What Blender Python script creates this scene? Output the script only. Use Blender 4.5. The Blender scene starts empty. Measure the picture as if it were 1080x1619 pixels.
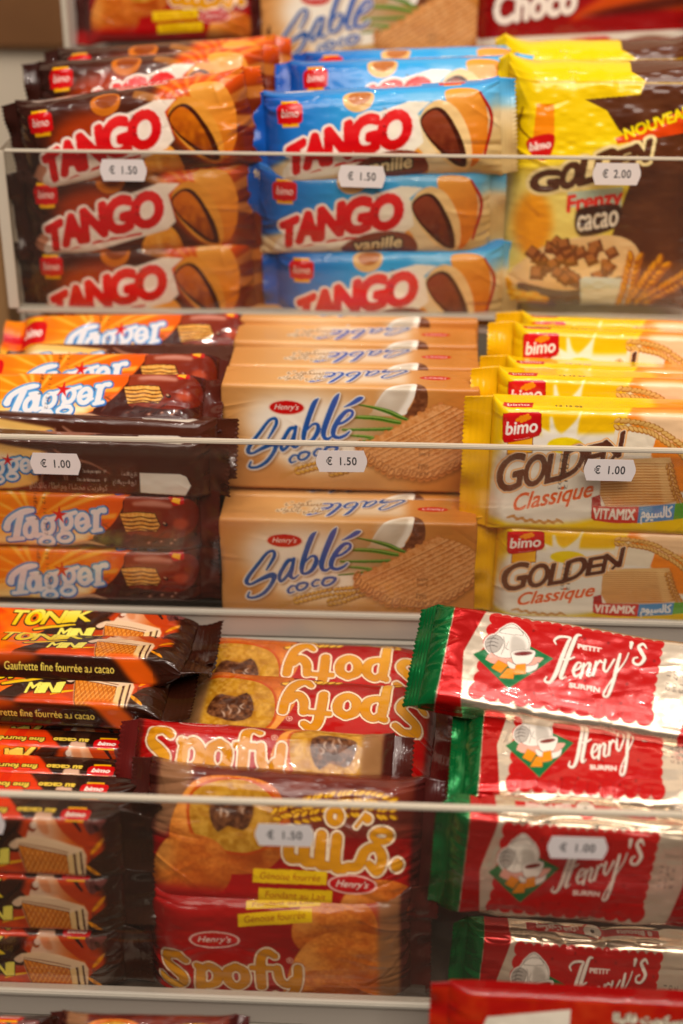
import bpy, math, random
import numpy as np

# ------------------------------------------------------------------ camera, world, lamps, exposure
S = bpy.context.scene
COL = S.collection
CAM = np.array([0.0, 0.0, 1.45])
PITCH, YAW = math.radians(28), math.radians(-2.8)
_F = np.array([math.sin(YAW) * math.cos(PITCH), math.cos(YAW) * math.cos(PITCH), -math.sin(PITCH)])
_R = np.array([math.cos(YAW), -math.sin(YAW), 0.0])
_U = np.cross(_R, _F)
FPX = 2400.0


def ray(px, py):
    return _F + _R * (px - 540) / FPX - _U * (py - 809.5) / FPX


def at(px, py, Y):
    """point (cm, relative to the lens) where the sight line of a photo pixel meets the upright plane Y"""
    d = ray(px, py)
    return d * Y / d[1]


cd = bpy.data.cameras.new('camera')
cd.sensor_fit = 'VERTICAL'
cd.sensor_height = 36.0
cd.lens = FPX / 1619 * 36.0
cd.clip_start = 0.02
cd.clip_end = 50.0
cd.dof.use_dof = True
cd.dof.focus_distance = 0.757
cd.dof.aperture_fstop = 3.4
cam = bpy.data.objects.new('camera', cd)
COL.objects.link(cam)
cam.location = CAM
cam.rotation_euler = (math.pi / 2 - PITCH, 0, -YAW)
S.camera = cam

wd = bpy.data.worlds.new('World')
S.world = wd
wd.use_nodes = True
wd.node_tree.nodes['Background'].inputs['Color'].default_value = (1.0, 0.86, 0.70, 1)
wd.node_tree.nodes['Background'].inputs['Strength'].default_value = 0.06


def lamp(name, loc, to, size, power, col=(1, 0.89, 0.785), shape='DISK', sy=None):
    ld = bpy.data.lights.new(name, 'AREA')
    ld.shape = shape
    ld.size = size
    if sy:
        ld.size_y = sy
    ld.energy = power
    ld.color = col
    o = bpy.data.objects.new(name, ld)
    COL.objects.link(o)
    o.location = loc
    d = np.array(to, float) - np.array(loc, float)
    p = math.atan2(-d[2], math.hypot(d[0], d[1]))
    o.rotation_euler = (math.pi / 2 - p, 0, math.atan2(-d[0], d[1]))
    return o


# shop ceiling: soft panel and small spots, plus an added broad fill from the front
lamp('aisle_fill', (0.25, -0.62, 2.65), (0, 0.72, 1.0), 1.4, 22.5, shape='RECTANGLE', sy=1.0)
lamp('ceiling_panel', (0.1, -0.1, 2.95), (0, 0.75, 1.05), 1.3, 7, shape='RECTANGLE', sy=0.7)
for k, (lx, ly, lz) in enumerate([(-0.9, 0.35, 2.7), (-0.25, 0.55, 2.75), (0.45, 0.45, 2.7), (1.1, 0.2, 2.7), (0.0, -0.9, 2.8), (-0.6, -0.5, 2.6), (0.75, -0.55, 2.6), (0.15, 0.15, 2.75), (-0.5, 0.05, 2.7), (0.85, 0.75, 2.75), (0.35, -0.45, 2.7)]):
    lamp('ceiling_spot', (lx, ly, lz), (0.0, 0.75, 1.05), 0.035, 2.5)

S.view_settings.view_transform = 'Standard'
S.view_settings.look = 'None'
S.view_settings.exposure = -0.06
S.view_settings.gamma = 1.0
S.view_settings.use_curve_mapping = False
S.render.engine = 'CYCLES'
S.cycles.max_bounces = 8
S.cycles.transparent_max_bounces = 12
S.cycles.use_denoising = True

# ------------------------------------------------------------------ printing press: wrapper artwork drawn in cm
RNG = np.random.default_rng(7)


def vnoise(h, w, cy, cx, seed):
    """smooth value noise, h x w, with about cy x cx cells"""
    r = np.random.default_rng(seed)
    g = r.random((int(cy) + 3, int(cx) + 3))
    yy = np.linspace(0, cy, h); xx = np.linspace(0, cx, w)
    y0 = yy.astype(int); x0 = xx.astype(int)
    fy = yy - y0; fx = xx - x0
    fy = (fy * fy * (3 - 2 * fy))[:, None]; fx = (fx * fx * (3 - 2 * fx))[None, :]
    a = g[y0][:, x0]; b = g[y0][:, x0 + 1]; c = g[y0 + 1][:, x0]; d = g[y0 + 1][:, x0 + 1]
    return (a * (1 - fx) + b * fx) * (1 - fy) + (c * (1 - fx) + d * fx) * fy


def smooth(pts, n=10, closed=False):
    """Catmull-Rom through points of any width (x, y, extra...)"""
    p = np.array(pts, float)
    if len(p) < 3:
        return np.concatenate([p[:1] + (p[1:2] - p[:1]) * t for t in np.linspace(0, 1, n)])
    if closed:
        q = np.vstack([p[-1:], p, p[:2]])
    else:
        q = np.vstack([2 * p[:1] - p[1:2], p, 2 * p[-1:] - p[-2:-1]])
    out = []
    t = np.linspace(0, 1, n, endpoint=False)[:, None]
    for i in range(1, len(q) - 2):
        a, b, c, d = q[i - 1:i], q[i:i + 1], q[i + 1:i + 2], q[i + 2:i + 3]
        out.append(0.5 * (2 * b + (c - a) * t + (2 * a - 5 * b + 4 * c - d) * t ** 2 + (3 * b - a - 3 * c + d) * t ** 3))
    if not closed:
        out.append(p[-1:])
    return np.vstack(out)


_GL = {}


def glyphs(s):
    """outline edges (n, 2, 2) of a line of text, height of a capital = 1"""
    if s not in _GL:
        cu = bpy.data.curves.new('type', 'FONT')
        cu.body = s
        cu.resolution_u = 4
        ob = bpy.data.objects.new('type', cu)
        me = ob.to_mesh()
        v = np.empty(len(me.vertices) * 3); me.vertices.foreach_get('co', v)
        v = v.reshape(-1, 3)[:, :2] / 0.68
        cnt = {}
        for p in me.polygons:
            vs = list(p.vertices)
            for a, b in zip(vs, vs[1:] + vs[:1]):
                # weld by position: the fill repeats vertices
                ka = (round(v[a][0], 4), round(v[a][1], 4)); kb = (round(v[b][0], 4), round(v[b][1], 4))
                k = (ka, kb) if ka < kb else (kb, ka)
                cnt[k] = cnt.get(k, 0) + 1
        e = np.array([k for k, c in cnt.items() if c % 2 == 1 and k[0] != k[1]])
        ob.to_mesh_clear()
        bpy.data.objects.remove(ob); bpy.data.curves.remove(cu)
        e[..., 0] -= e[..., 0].min()
        _GL[s] = e
    return _GL[s]


_AR = dict(zip('ابتجحدرسشطعفقكلمنهويةخزصض', [0xFE8D, 0xFE8F, 0xFE95, 0xFE9D, 0xFEA1, 0xFEA9, 0xFEAD, 0xFEB1, 0xFEB5, 0xFEC1, 0xFEC9, 0xFED1, 0xFED5,
          0xFED9, 0xFEDD, 0xFEE1, 0xFEE5, 0xFEE9, 0xFEED, 0xFEF1, 0xFE93, 0xFEA5, 0xFEAF, 0xFEB9, 0xFEBD]))
_NOJOIN = 'ادروةز'


def arabic(s):
    """joined letter forms in drawing order (right to left)"""
    out = []
    for i, c in enumerate(s):
        if c not in _AR:
            out.append(c); continue
        p = i > 0 and s[i - 1] in _AR and s[i - 1] not in _NOJOIN
        n = i + 1 < len(s) and s[i + 1] in _AR and c not in _NOJOIN
        out.append(chr(_AR[c] + (3 if p and n else 1 if p else 2 if n else 0)))
    return ''.join(reversed(out))


def aff(src, dst):
    """affine map taking three source points to three target points"""
    A = np.hstack([np.array(src, float), np.ones((3, 1))])
    M = np.linalg.solve(A, np.array(dst, float))
    def f(p):
        p = np.array(p, float)
        q = p.copy()
        q[..., :2] = p[..., :2] @ M[:2] + M[2]
        return q
    f.s = math.sqrt(abs(np.linalg.det(M[:2])))
    return f


def lin(c):
    c = np.asarray(c, float) / 255.0
    return np.where(c <= 0.04045, c / 12.92, ((c + 0.055) / 1.055) ** 2.4)


class Art:
    def __init__(s, x0, x1, y0, y1, d, bg):
        s.x0, s.x1, s.y0, s.y1, s.d = x0, x1, y0, y1, d       # d: samples per cm on the finished wrapper
        s.p = d * 2
        s.w, s.h = int(round((x1 - x0) * s.p)) // 2 * 2, int(round((y1 - y0) * s.p)) // 2 * 2
        s.b = np.empty((s.h, s.w, 3)); s.b[:] = bg
        s.m = np.zeros((s.h, s.w))
        s.X = (np.arange(s.w) + .5) / s.p + x0
        s.Y = (np.arange(s.h) + .5) / s.p + y0
        s.f = lambda q: np.array(q, float)
        s.fs = 1.0

    def frame(s, f):
        s.f = f; s.fs = getattr(f, 's', 1.0)

    # ---- masks
    def _edges(s, e):
        m = np.zeros((s.h, s.w), bool)
        ex = (e[..., 0] - s.x0) * s.p; ey = (e[..., 1] - s.y0) * s.p
        lo = max(0, int(ex.min()) - 1); hi = min(s.w, int(ex.max()) + 2)
        if hi <= lo:
            return m
        cx = np.arange(lo, hi) + .5
        for k in range(len(ex)):
            a, b = (0, 1) if ey[k, 0] < ey[k, 1] else (1, 0)
            ya, yb = ey[k, a], ey[k, b]
            r0 = max(0, math.ceil(ya - .5)); r1 = min(s.h, math.ceil(yb - .5))
            if r1 <= r0:
                continue
            rows = np.arange(r0, r1) + .5
            xc = ex[k, a] + (ex[k, b] - ex[k, a]) * (rows - ya) / (yb - ya)
            m[r0:r1, lo:hi] ^= cx[None, :] > xc[:, None]
        return m

    def poly(s, pts, sm=0):
        p = smooth(pts, sm, True) if sm else np.array(pts, float)
        p = s.f(p)[:, :2]
        return s._edges(np.stack([p, np.roll(p, -1, 0)], 1))

    def ell(s, cx, cy, rx, ry, rot=0):
        t = np.linspace(0, 2 * math.pi, 48, endpoint=False); a = math.radians(rot)
        x = rx * np.cos(t); y = ry * np.sin(t)
        return s.poly(np.stack([cx + x * math.cos(a) - y * math.sin(a), cy + x * math.sin(a) + y * math.cos(a)], 1))

    def stroke(s, pts, w=None, sm=8, closed=False):
        """brush line; points are (x, y) or (x, y, width)"""
        p = np.array(pts, float)
        if p.shape[1] == 2:
            p = np.hstack([p, np.full((len(p), 1), w)])
        p = s.f(smooth(p, sm, closed)) if sm else s.f(p)
        if closed:
            p = np.vstack([p, p[:1]])
        m = np.zeros((s.h, s.w), bool)
        for a, b in zip(p[:-1], p[1:]):
            L = math.hypot(*(b[:2] - a[:2])) * s.p
            n = max(1, int(L / max(1.0, 0.12 * max(a[2], b[2]) * s.fs * s.p)))
            for t in np.arange(n + 1) / n:
                x, y, r = a + (b - a) * t
                x = (x - s.x0) * s.p; y = (y - s.y0) * s.p; r = max(.6, r * s.fs * s.p / 2)
                i0, i1 = max(0, int(y - r)), min(s.h, int(y + r) + 2); j0, j1 = max(0, int(x - r)), min(s.w, int(x + r) + 2)
                if i1 > i0 and j1 > j0:
                    m[i0:i1, j0:j1] |= ((np.arange(i0, i1) + .5 - y) ** 2)[:, None] + ((np.arange(j0, j1) + .5 - x) ** 2)[None, :] < r * r
        return m

    def ring(s, cx, cy, rx, ry, w, rot=0):
        t = np.linspace(0, 2 * math.pi, 20, endpoint=False); a = math.radians(rot)
        x = rx * np.cos(t); y = ry * np.sin(t)
        return s.stroke(np.stack([cx + x * math.cos(a) - y * math.sin(a), cy + x * math.sin(a) + y * math.cos(a)], 1), w, 3, True)

    def text(s, t, fn, bold=0.0, track=0.0):
        """fn maps text coordinates (capital height 1, y up) to art space; bold in cm"""
        e = glyphs(t).copy()
        p = s.f(fn(e.reshape(-1, 2)))[:, :2].reshape(-1, 2, 2)
        m = s._edges(p)
        return s.dil(m, bold) if bold else m

    def line(s, t, x, y, h, w=None, rot=0, shear=0.0, bold=0.0, up=1):
        """plain set text: start, capital height, optional total width; up=-1 in frames whose y runs down"""
        W = glyphs(t)[..., 0].max()
        kx = (w / W) if w else h
        a = math.radians(rot); c, n = math.cos(a), math.sin(a)
        def fn(q):
            u = q[:, 0] * kx + q[:, 1] * h * shear; v = q[:, 1] * h
            return np.stack([x + u * c - v * n, y + up * (u * n + v * c)], 1)
        return s.text(t, fn, bold)

    def dil(s, m, r):
        r = r * s.p
        n = int(r)
        if n < 1:
            return m
        ys, xs = np.nonzero(m)
        if not len(ys):
            return m
        a, b = max(0, ys.min() - n - 1), min(s.h, ys.max() + n + 2); c, d = max(0, xs.min() - n - 1), min(s.w, xs.max() + n + 2)
        q = m[a:b, c:d]
        out = np.zeros_like(q)
        H, W = q.shape
        for dy in range(-n, n + 1):
            k = int(math.sqrt(max(0, r * r - dy * dy)))
            cs = np.cumsum(np.pad(q, ((0, 0), (k + 1, k))), axis=1, dtype=np.int32)
            row = (cs[:, 2 * k + 1:] - cs[:, :-2 * k - 1]) > 0
            if dy >= 0:
                out[dy:] |= row[:H - dy]
            else:
                out[:dy] |= row[-dy:]
        z = m.copy(); z[a:b, c:d] |= out
        return z

    def blur(s, m, r):
        k = max(1, int(r * s.p / 2))
        x = m.astype(float)
        for _ in range(3):
            for ax in (0, 1):
                pad = [(k + 1, k), (0, 0)] if ax == 0 else [(0, 0), (k + 1, k)]
                c = np.cumsum(np.pad(x, pad, mode='edge'), axis=ax)
                x = (c[2 * k + 1:] - c[:-2 * k - 1]) / (2 * k + 1) if ax == 0 else (c[:, 2 * k + 1:] - c[:, :-2 * k - 1]) / (2 * k + 1)
        return x

    def shift(s, m, dx, dy):
        return np.roll(m, (int(round(dy * s.p)), int(round(dx * s.p))), (0, 1))

    # ---- colour
    def paint(s, m, c, a=1.0):
        r = np.flatnonzero(m.any(1))
        if not len(r):
            return
        r0, r1 = r[0], r[-1] + 1
        k = np.flatnonzero(m[r0:r1].any(0))
        w = (slice(r0, r1), slice(k[0], k[-1] + 1))
        q = (m[w].astype(float) * a)[..., None]
        c = np.asarray(c, float)
        s.b[w] = s.b[w] * (1 - q) + (c[w] if c.ndim == 3 else c) * q

    def grad(s, c0, c1, p0, p1):
        p = s.f(np.array([p0, p1], float)); d = p[1] - p[0]
        t = ((s.X[None, :] - p[0][0]) * d[0] + (s.Y[:, None] - p[0][1]) * d[1]) / (d @ d)
        t = np.clip(t, 0, 1)[..., None]
        return np.asarray(c0, float) * (1 - t) + np.asarray(c1, float) * t

    def noise(s, cell, seed, sx=1.0):
        W, H = s.x1 - s.x0, s.y1 - s.y0
        return 0.65 * vnoise(s.h, s.w, H / cell, W / cell / sx, seed) + 0.35 * vnoise(s.h, s.w, 2 * H / cell, 2 * W / cell / sx, seed + 1)

    def mottle(s, m, c, cell, seed, a=0.5):
        s.paint(m * np.clip(s.noise(cell, seed) * 2 - .6, 0, 1), c, a)

    def foil(s, m, v):
        s.m = np.where(m, v, s.m)

    def done(s):
        """linear colour + foil at wrapper samples"""
        c = lin(np.clip(s.b, 0, 255))
        g = c @ np.array([.3, .6, .1])
        c = np.clip(g[..., None] + (c - g[..., None]) * 1.07, .004, 1) ** 1.08      # printing inks: full, a touch dense
        c = np.concatenate([c, s.m[..., None]], 2)
        c = c.reshape(s.h // 2, 2, s.w // 2, 2, 4).mean((1, 3))
        s.c = c.astype(np.float32)
        return s


# ------------------------------------------------------------------ artwork of each wrapper
def script_badge(A, cx, cy, rx, ry, txt, col=(200, 22, 32), rot=0, ring=None, up=-1):
    if ring is not None:
        A.paint(A.ell(cx, cy, rx * 1.09, ry * 1.16, rot), ring)
    A.paint(A.ell(cx, cy, rx, ry, rot), col)
    a = math.radians(rot); ox, oy = -rx * .72, -ry * .30
    m = A.line(txt, cx + ox * math.cos(a) - oy * math.sin(a), cy + up * (ox * math.sin(a) + oy * math.cos(a)), ry * .78, rx * 1.38, rot, .35, 0, up)
    A.paint(A.dil(m, .012), (250, 235, 225))


def grains(A, pts, size, c0, c1, n=22, sm=12):
    """an ear of wheat: paired grains along a line"""
    p = smooth(np.array(pts, float), sm)
    L = np.concatenate([[0], np.cumsum(np.hypot(*np.diff(p[:, :2], axis=0).T))])
    for k, t in enumerate(np.linspace(0, L[-1], n)):
        i = min(len(p) - 2, np.searchsorted(L, t)); d = p[i + 1, :2] - p[i, :2]
        a = math.degrees(math.atan2(d[1], d[0]))
        q = p[i, :2]
        for sgn in (-1, 1):
            o = np.array([-d[1], d[0]]) / (np.hypot(*d) + 1e-9) * size * .45 * sgn
            A.paint(A.ell(q[0] + o[0], q[1] + o[1], size * .62, size * .34, a + sgn * 28), c1)
            A.paint(A.ell(q[0] + o[0] - size * .08, q[1] + o[1] - size * .08, size * .45, size * .2, a + sgn * 28), c0)


SABLE = [
    [(383, 692, 16), (420, 630, 26), (450, 570, 30), (440, 533, 26), (390, 552, 26), (320, 640, 30), (240, 745, 34), (217, 800, 36), (250, 817, 26),
     (330, 775, 34), (415, 735, 46), (445, 742, 42), (420, 810, 34), (360, 885, 34), (285, 928, 28), (225, 927, 24), (238, 885, 18)],
    [(600, 598, 26), (558, 612, 34), (518, 672, 34), (486, 740, 34), (494, 785, 26), (532, 757, 30), (575, 690, 26), (604, 606, 26)],
    [(606, 592, 28), (588, 680, 34), (575, 738, 34), (602, 757, 24), (642, 728, 12)],
    [(785, 370, 12), (752, 408, 40), (708, 520, 42), (672, 640, 42), (668, 702, 30), (692, 716, 28), (742, 690, 34), (782, 622, 40), (778, 572, 28), (738, 574, 22), (690, 628, 10)],
    [(948, 330, 12), (918, 380, 44), (860, 520, 46), (828, 620, 44), (832, 672, 34), (862, 684, 28), (905, 655, 14)],
    [(918, 574, 18), (985, 550, 24), (1048, 500, 26), (1053, 462, 24), (1010, 462, 32), (950, 525, 40), (908, 605, 42), (908, 658, 36), (950, 672, 30), (1000, 652, 26), (1034, 622, 16)],
    [(992, 430, 8), (1050, 402, 30), (1105, 368, 40), (1132, 356, 20)],
]
COCO = [
    [(612, 822, 20), (582, 824, 20), (553, 858, 24), (566, 882, 20), (606, 868, 12)],
    [(682, 792, 24), (640, 806, 26), (624, 842, 26), (648, 858, 22), (692, 838, 26), (712, 802, 24), (682, 792, 24)],
    [(806, 766, 20), (778, 768, 20), (750, 800, 24), (764, 822, 20), (806, 810, 12)],
    [(898, 742, 24), (852, 756, 28), (832, 795, 28), (858, 814, 22), (908, 792, 26), (938, 752, 26), (898, 742, 24)],
]


def sable_logo(A, coco=True):
    m = np.zeros((A.h, A.w), bool)
    for q in SABLE + (COCO if coco else []):
        m |= A.stroke(q, sm=9)
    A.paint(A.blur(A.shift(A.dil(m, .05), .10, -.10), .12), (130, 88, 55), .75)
    A.paint(A.dil(m, .075), (236, 226, 214))
    A.paint(m, A.grad((0, 84, 150), (74, 98, 176), (300, 800), (1000, 420)))
    A.paint(A.shift(m, -.02, .025) & ~A.shift(m, .03, -.03) & m, (60, 140, 200), .6)


def art_sable():
    A = Art(0, 13.5, -0.35, 9.3, 27, (216, 172, 120))
    c1 = lambda cx, cy: (340 + cx / 4.909, 770 + cy / 4.909)
    X = lambda px: (px - 344) / 414 * 13.5
    Yf = lambda py: 6.1 - (py - 825) / 170 * 6.1
    F1 = aff([c1(0, 0), c1(500, 0), c1(0, 500)], [(X(c1(0, 0)[0]), Yf(770)), (X(c1(500, 0)[0]), Yf(770)), (X(340), Yf(c1(0, 500)[1]))])
    # frames straight from the two close-up grids
    G1 = aff([(0, 0), (1000, 0), (0, 1000)], [F1(np.array([c1(0, 0)]))[0], F1(np.array([c1(1000, 0)]))[0], F1(np.array([c1(0, 1000)]))[0]])
    c2 = lambda cx, cy: (540 + cx / 4.696, 770 + cy / 4.696)
    G2 = aff([(0, 0), (1000, 0), (0, 1000)], [F1(np.array([c2(0, 0)]))[0], F1(np.array([c2(1000, 0)]))[0], F1(np.array([c2(0, 1000)]))[0]])
    ALL = np.ones((A.h, A.w), bool)
    A.paint(ALL, A.grad((206, 148, 90), (224, 176, 120), (0, 3), (3, 3)), 1)
    A.paint(np.clip((A.X[None, :] - 6) / 6, 0, 1) * ALL, (200, 134, 70), .95)
    A.frame(G1)
    A.paint(A.blur(A.poly([(190, 520), (300, 380), (700, 330), (1100, 420), (1250, 700), (1150, 900), (560, 960), (400, 800), (240, 680)]), .9), (246, 236, 220), 1.0)
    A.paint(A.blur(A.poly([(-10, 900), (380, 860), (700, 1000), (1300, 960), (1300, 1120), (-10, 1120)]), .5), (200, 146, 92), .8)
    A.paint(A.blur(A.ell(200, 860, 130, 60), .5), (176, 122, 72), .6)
    # wheat
    grains(A, [(615, 950), (760, 905), (900, 870), (1090, 845), (1180, 820)], 46, (226, 180, 92), (150, 98, 40), 17)
    grains(A, [(890, 960), (1000, 930), (1120, 880), (1240, 845)], 46, (216, 168, 84), (140, 90, 38), 11)
    for k in range(5):
        A.paint(A.stroke([(620, 945), (560, 955 + 6 * k), (470, 975 + 14 * k)], 5), (190, 140, 70), .7)
    A.frame(G2)
    # coconut: white flesh and brown husk, running over the top edge
    A.paint(A.poly([(548, 188), (602, 215), (632, 280), (640, 345), (630, 410), (600, 450), (500, 492), (466, 470), (510, 400), (540, 320)], 6), (112, 66, 42))
    A.mottle(A.poly([(548, 188), (602, 215), (632, 280), (640, 345), (630, 410), (600, 450), (500, 492), (466, 470), (510, 400), (540, 320)], 6), (160, 104, 70), .22, 3, .8)
    A.paint(A.poly([(212, 470), (222, 440), (240, 395), (290, 312), (350, 250), (430, 206), (500, 186), (552, 192), (545, 280), (530, 340), (490, 415), (452, 462)], 6), (246, 240, 228))
    A.paint(A.blur(A.poly([(245, 420), (270, 360), (340, 285), (420, 235), (500, 212), (505, 260), (480, 340), (430, 420), (405, 445)], 6), .12), (206, 192, 172), .95)
    A.paint(A.blur(A.ell(330, 330, 60, 60), .4), (232, 222, 206), .7)
    # leaves
    A.paint(A.blur(A.poly([(60, 400), (420, 480), (380, 640), (0, 660)], 4), .3), (176, 140, 96), .7)
    for q, c in [([(120, 392, 10), (240, 412, 24), (350, 440, 36), (430, 474, 34), (500, 500, 16)], (84, 130, 44)),
                 ([(60, 485, 26), (250, 488, 36), (400, 512, 34), (470, 520, 20)], (96, 140, 50)),
                 ([(0, 582, 20), (200, 575, 26), (380, 565, 30)], (90, 136, 56)),
                 ([(30, 622, 16), (150, 628, 24), (280, 640, 22)], (104, 146, 60)),
                 ([(-20, 690, 8), (130, 672, 20), (240, 640, 24)], (80, 128, 44))]:
        m = A.stroke(q)
        A.paint(m, c)
        q2 = [(x, y + 5, max(4, w * .25)) for x, y, w in q]
        A.paint(A.stroke(q2), (52, 92, 26), .8)
        A.paint(A.stroke([(x, y - 7, max(3, w * .2)) for x, y, w in q]), (180, 200, 120), .8)
    # biscuit
    out = [(735, 372), (640, 415), (520, 480), (400, 555), (260, 630), (120, 708)]
    bot = [(120, 708), (118, 755), (180, 800), (240, 845), (310, 880), (370, 918), (470, 918), (600, 940), (700, 925), (790, 885), (860, 850), (940, 790), (1010, 735)]
    rest = [(1034, 690), (1034, 500), (960, 440), (850, 395)]
    body = A.poly(out + bot + rest)
    rim = np.zeros_like(body)
    bp = smooth(bot, 12)
    L = np.concatenate([[0], np.cumsum(np.hypot(*np.diff(bp, axis=0).T))])
    for t in np.linspace(0, L[-1], 19):
        i = min(len(bp) - 1, np.searchsorted(L, t))
        rim |= A.ell(bp[i][0], bp[i][1] - 4, 36, 26, -60)
    op = smooth(out, 12)
    for i in range(0, len(op), 6):
        rim |= A.ell(op[i][0], op[i][1], 20, 16)
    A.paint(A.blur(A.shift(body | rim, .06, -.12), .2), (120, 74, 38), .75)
    A.paint(rim, (206, 138, 82)); A.paint(body, (214, 146, 86))
    A.mottle(body, (186, 116, 62), .25, 11, .8)
    A.mottle(body, (236, 180, 126), .16, 12, .7)
    # ridges parallel to the long upper edge
    d = np.array([(735 - 120), (372 - 708)], float); d /= np.hypot(*d)
    nrm = np.array([-d[1], d[0]])
    nz = A.noise(.35, 5)
    for k in range(1, 14):
        o = nrm * (k * 36)
        a = np.array([120, 730]) + o + d * (30 + (k % 2) * 12); b = a + d * 980
        w = 11 if k % 2 else 6
        ln = A.stroke([tuple(a), tuple((a + b) / 2 + nrm * 6), tuple(b)], w) & body
        A.paint(ln, (150, 84, 40), .9)
        A.paint(A.shift(ln, -.02, .05) & body, (240, 186, 130), .8)
        if k % 2 == 0:
            for t in range(0, 980, 42):
                q = a + d * t + nrm * 8
                A.paint(A.ell(q[0], q[1], 13, 8, -30) & body, (176, 110, 62), .8)
                A.paint(A.ell(q[0] - 3, q[1] - 5, 9, 4, -30) & body, (238, 184, 130), .7)
    for k in range(15):
        a = math.radians(k * 24)
        A.paint(A.stroke([(600 + 26 * math.cos(a), 668 + 18 * math.sin(a)), (600 + 105 * math.cos(a), 668 + 62 * math.sin(a))], 6, 2) & body, (178, 108, 60), .8)
        A.paint(A.stroke([(606 + 26 * math.cos(a), 662 + 18 * math.sin(a)), (606 + 105 * math.cos(a), 662 + 62 * math.sin(a))], 4, 2) & body, (240, 188, 134), .7)
    for t in np.linspace(0, L[-1], 19):
        i = min(len(bp) - 1, np.searchsorted(L, t))
        A.paint(A.ring(bp[i][0] + 6, bp[i][1] - 20, 34, 18, 10, -55), (132, 70, 34), .9)
        A.paint(A.ring(bp[i][0] + 1, bp[i][1] - 28, 32, 16, 6, -55), (240, 180, 120), .8)
    A.mottle(body, (240, 200, 150), .07, 31, .35)
    # ink-jet date
    for k, (y, t) in enumerate([(722, '16041'), (765, '89811'), (848, 'Peur'), (872, '14:22'), (915, '0114')]):
        A.paint(A.line(t, 585, y, 22, 78, 0, 0, 0, -1), (60, 36, 24), .8)
    A.frame(G1)
    script_badge(A, 533, 445, 136, 52, 'Henry’s', ring=(236, 200, 180))
    sable_logo(A)
    # the top face: the same name upside down, outline Arabic, oval
    T = aff([(0, 0), (1000, 0), (0, 1000)], [(10.9, 5.15), (10.9 - 5.6, 5.15), (10.9, 5.15 + 4.2)])
    A.frame(lambda q: np.array(q, float))
    A.paint(A.blur((np.abs(A.Y[:, None] - 7.6) < .95) & (A.X[None, :] > 4.6) & (A.X[None, :] < 9.8), .5), (236, 220, 196), .9)
    A.frame(T)
    sable_logo(A, False)
    A.frame(lambda q: np.array(q, float))
    m = A.line(arabic('بسكويت'), 3.3, 7.65, .62, 1.9, 0, .3, .03)
    m |= A.line(arabic('سابلي بالكوك'), 2.9, 6.95, .5, 2.6, 0, .3, .02)
    A.paint(A.dil(m, .045), (246, 232, 206)); A.paint(m, (168, 128, 84))
    script_badge(A, 11.2, 7.55, .82, .27, 'Henry’s', rot=180, up=1)
    A.paint((A.Y[:, None] > 8.75) & (A.X[None, :] > -1), (228, 196, 158), .6)
    return A


def tagger_logo(A, simple=False):
    """slab letters in the frame of the close-up grid"""
    m = np.zeros((A.h, A.w), bool)
    m |= A.stroke([(4, 190, 34), (18, 158, 28), (60, 128, 26), (112, 110, 30), (150, 104, 20)], sm=5)          # T bar
    m |= A.stroke([(84, 130, 30), (66, 180, 32), (50, 232, 32)], sm=4)
    m |= A.stroke([(12, 246, 20), (84, 238, 20)], sm=3)
    m |= A.ring(126, 196, 24, 34, 24, 20)                                                                          # a
    m |= A.stroke([(120, 146, 18), (158, 146, 26), (160, 190, 26), (158, 222, 26), (186, 214, 16)], sm=5)
    for cx, cy, q in ((226, 176, 0), (326, 152, 1)):                                                             # g g
        m |= A.ring(cx, cy, 26, 34, 22, 20)
        m |= A.stroke([(cx + 18, cy - 34, 20), (cx + 52, cy - 44, 20)], sm=3)
        m |= A.stroke([(cx - 20, cy + 32, 18), (cx - 26, cy + 50, 18), (cx + 10, cy + 54, 20)], sm=4)
        m |= A.ring(cx - 14, cy + 74, 36, 20, 18, -8)
    m |= A.ring(410, 152, 28, 36, 24, 18)                                                                          # e
    m |= A.stroke([(388, 160, 16), (436, 146, 18)], sm=3)
    m |= A.stroke([(440, 172, 16), (452, 166, 12)], sm=3)
    m |= A.stroke([(470, 104, 22), (486, 108, 28), (484, 150, 28), (480, 184, 28)], sm=4)                        # r
    m |= A.stroke([(464, 192, 18), (508, 184, 18)], sm=3)
    m |= A.stroke([(486, 128, 20), (504, 98, 22), (530, 94, 28)], sm=4)
    o = A.dil(m, .085)
    A.paint(A.dil(o, .05), (52, 40, 70), .9)
    A.paint(A.shift(o, .03, -.04) | o, (58, 112, 184))
    A.paint(A.shift(o, -.03, .03), (110, 180, 224), .75)
    A.paint(m, (240, 236, 234))
    A.paint(A.blur(A.shift(m, .03, -.05) & m, .05) * m, (206, 206, 222), .35)
    st = [(290 + (46 if k % 2 == 0 else 15) * math.sin(k * math.pi / 5 + .1), 122 - (46 if k % 2 == 0 else 15) * math.cos(k * math.pi / 5 + .1)) for k in range(10)]
    A.paint(A.poly(st), (206, 40, 44))


def tagger_frame():
    return aff([(0, 285), (1000, 285), (0, 15)], [(3.1, 0), (13.7, 0), (3.1, 3.4)])


def red_badge(A, cx, cy, w, h, txt='bimo', rot=0, up=-1):
    """the maker's red badge over a yellow block"""
    A.paint(A.poly([(cx - w * .32, cy + up * h * .62), (cx + w * .34, cy + up * h * .62), (cx + w * .34, cy - up * h * .62), (cx - w * .32, cy - up * h * .62)]), (236, 178, 54))
    A.paint(A.poly([(cx - w * .5, cy - up * h * .28), (cx - w * .42, cy + up * h * .40), (cx + w * .45, cy + up * h * .44), (cx + w * .52, cy - up * h * .1), (cx + w * .4, cy - up * h * .44), (cx - w * .4, cy - up * h * .46)], 4), (206, 34, 38))
    A.paint(A.dil(A.line(txt, cx - w * .34, cy - up * h * .16, h * .36, w * .68, rot, .2, 0, up), .02), (250, 236, 226))


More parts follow.
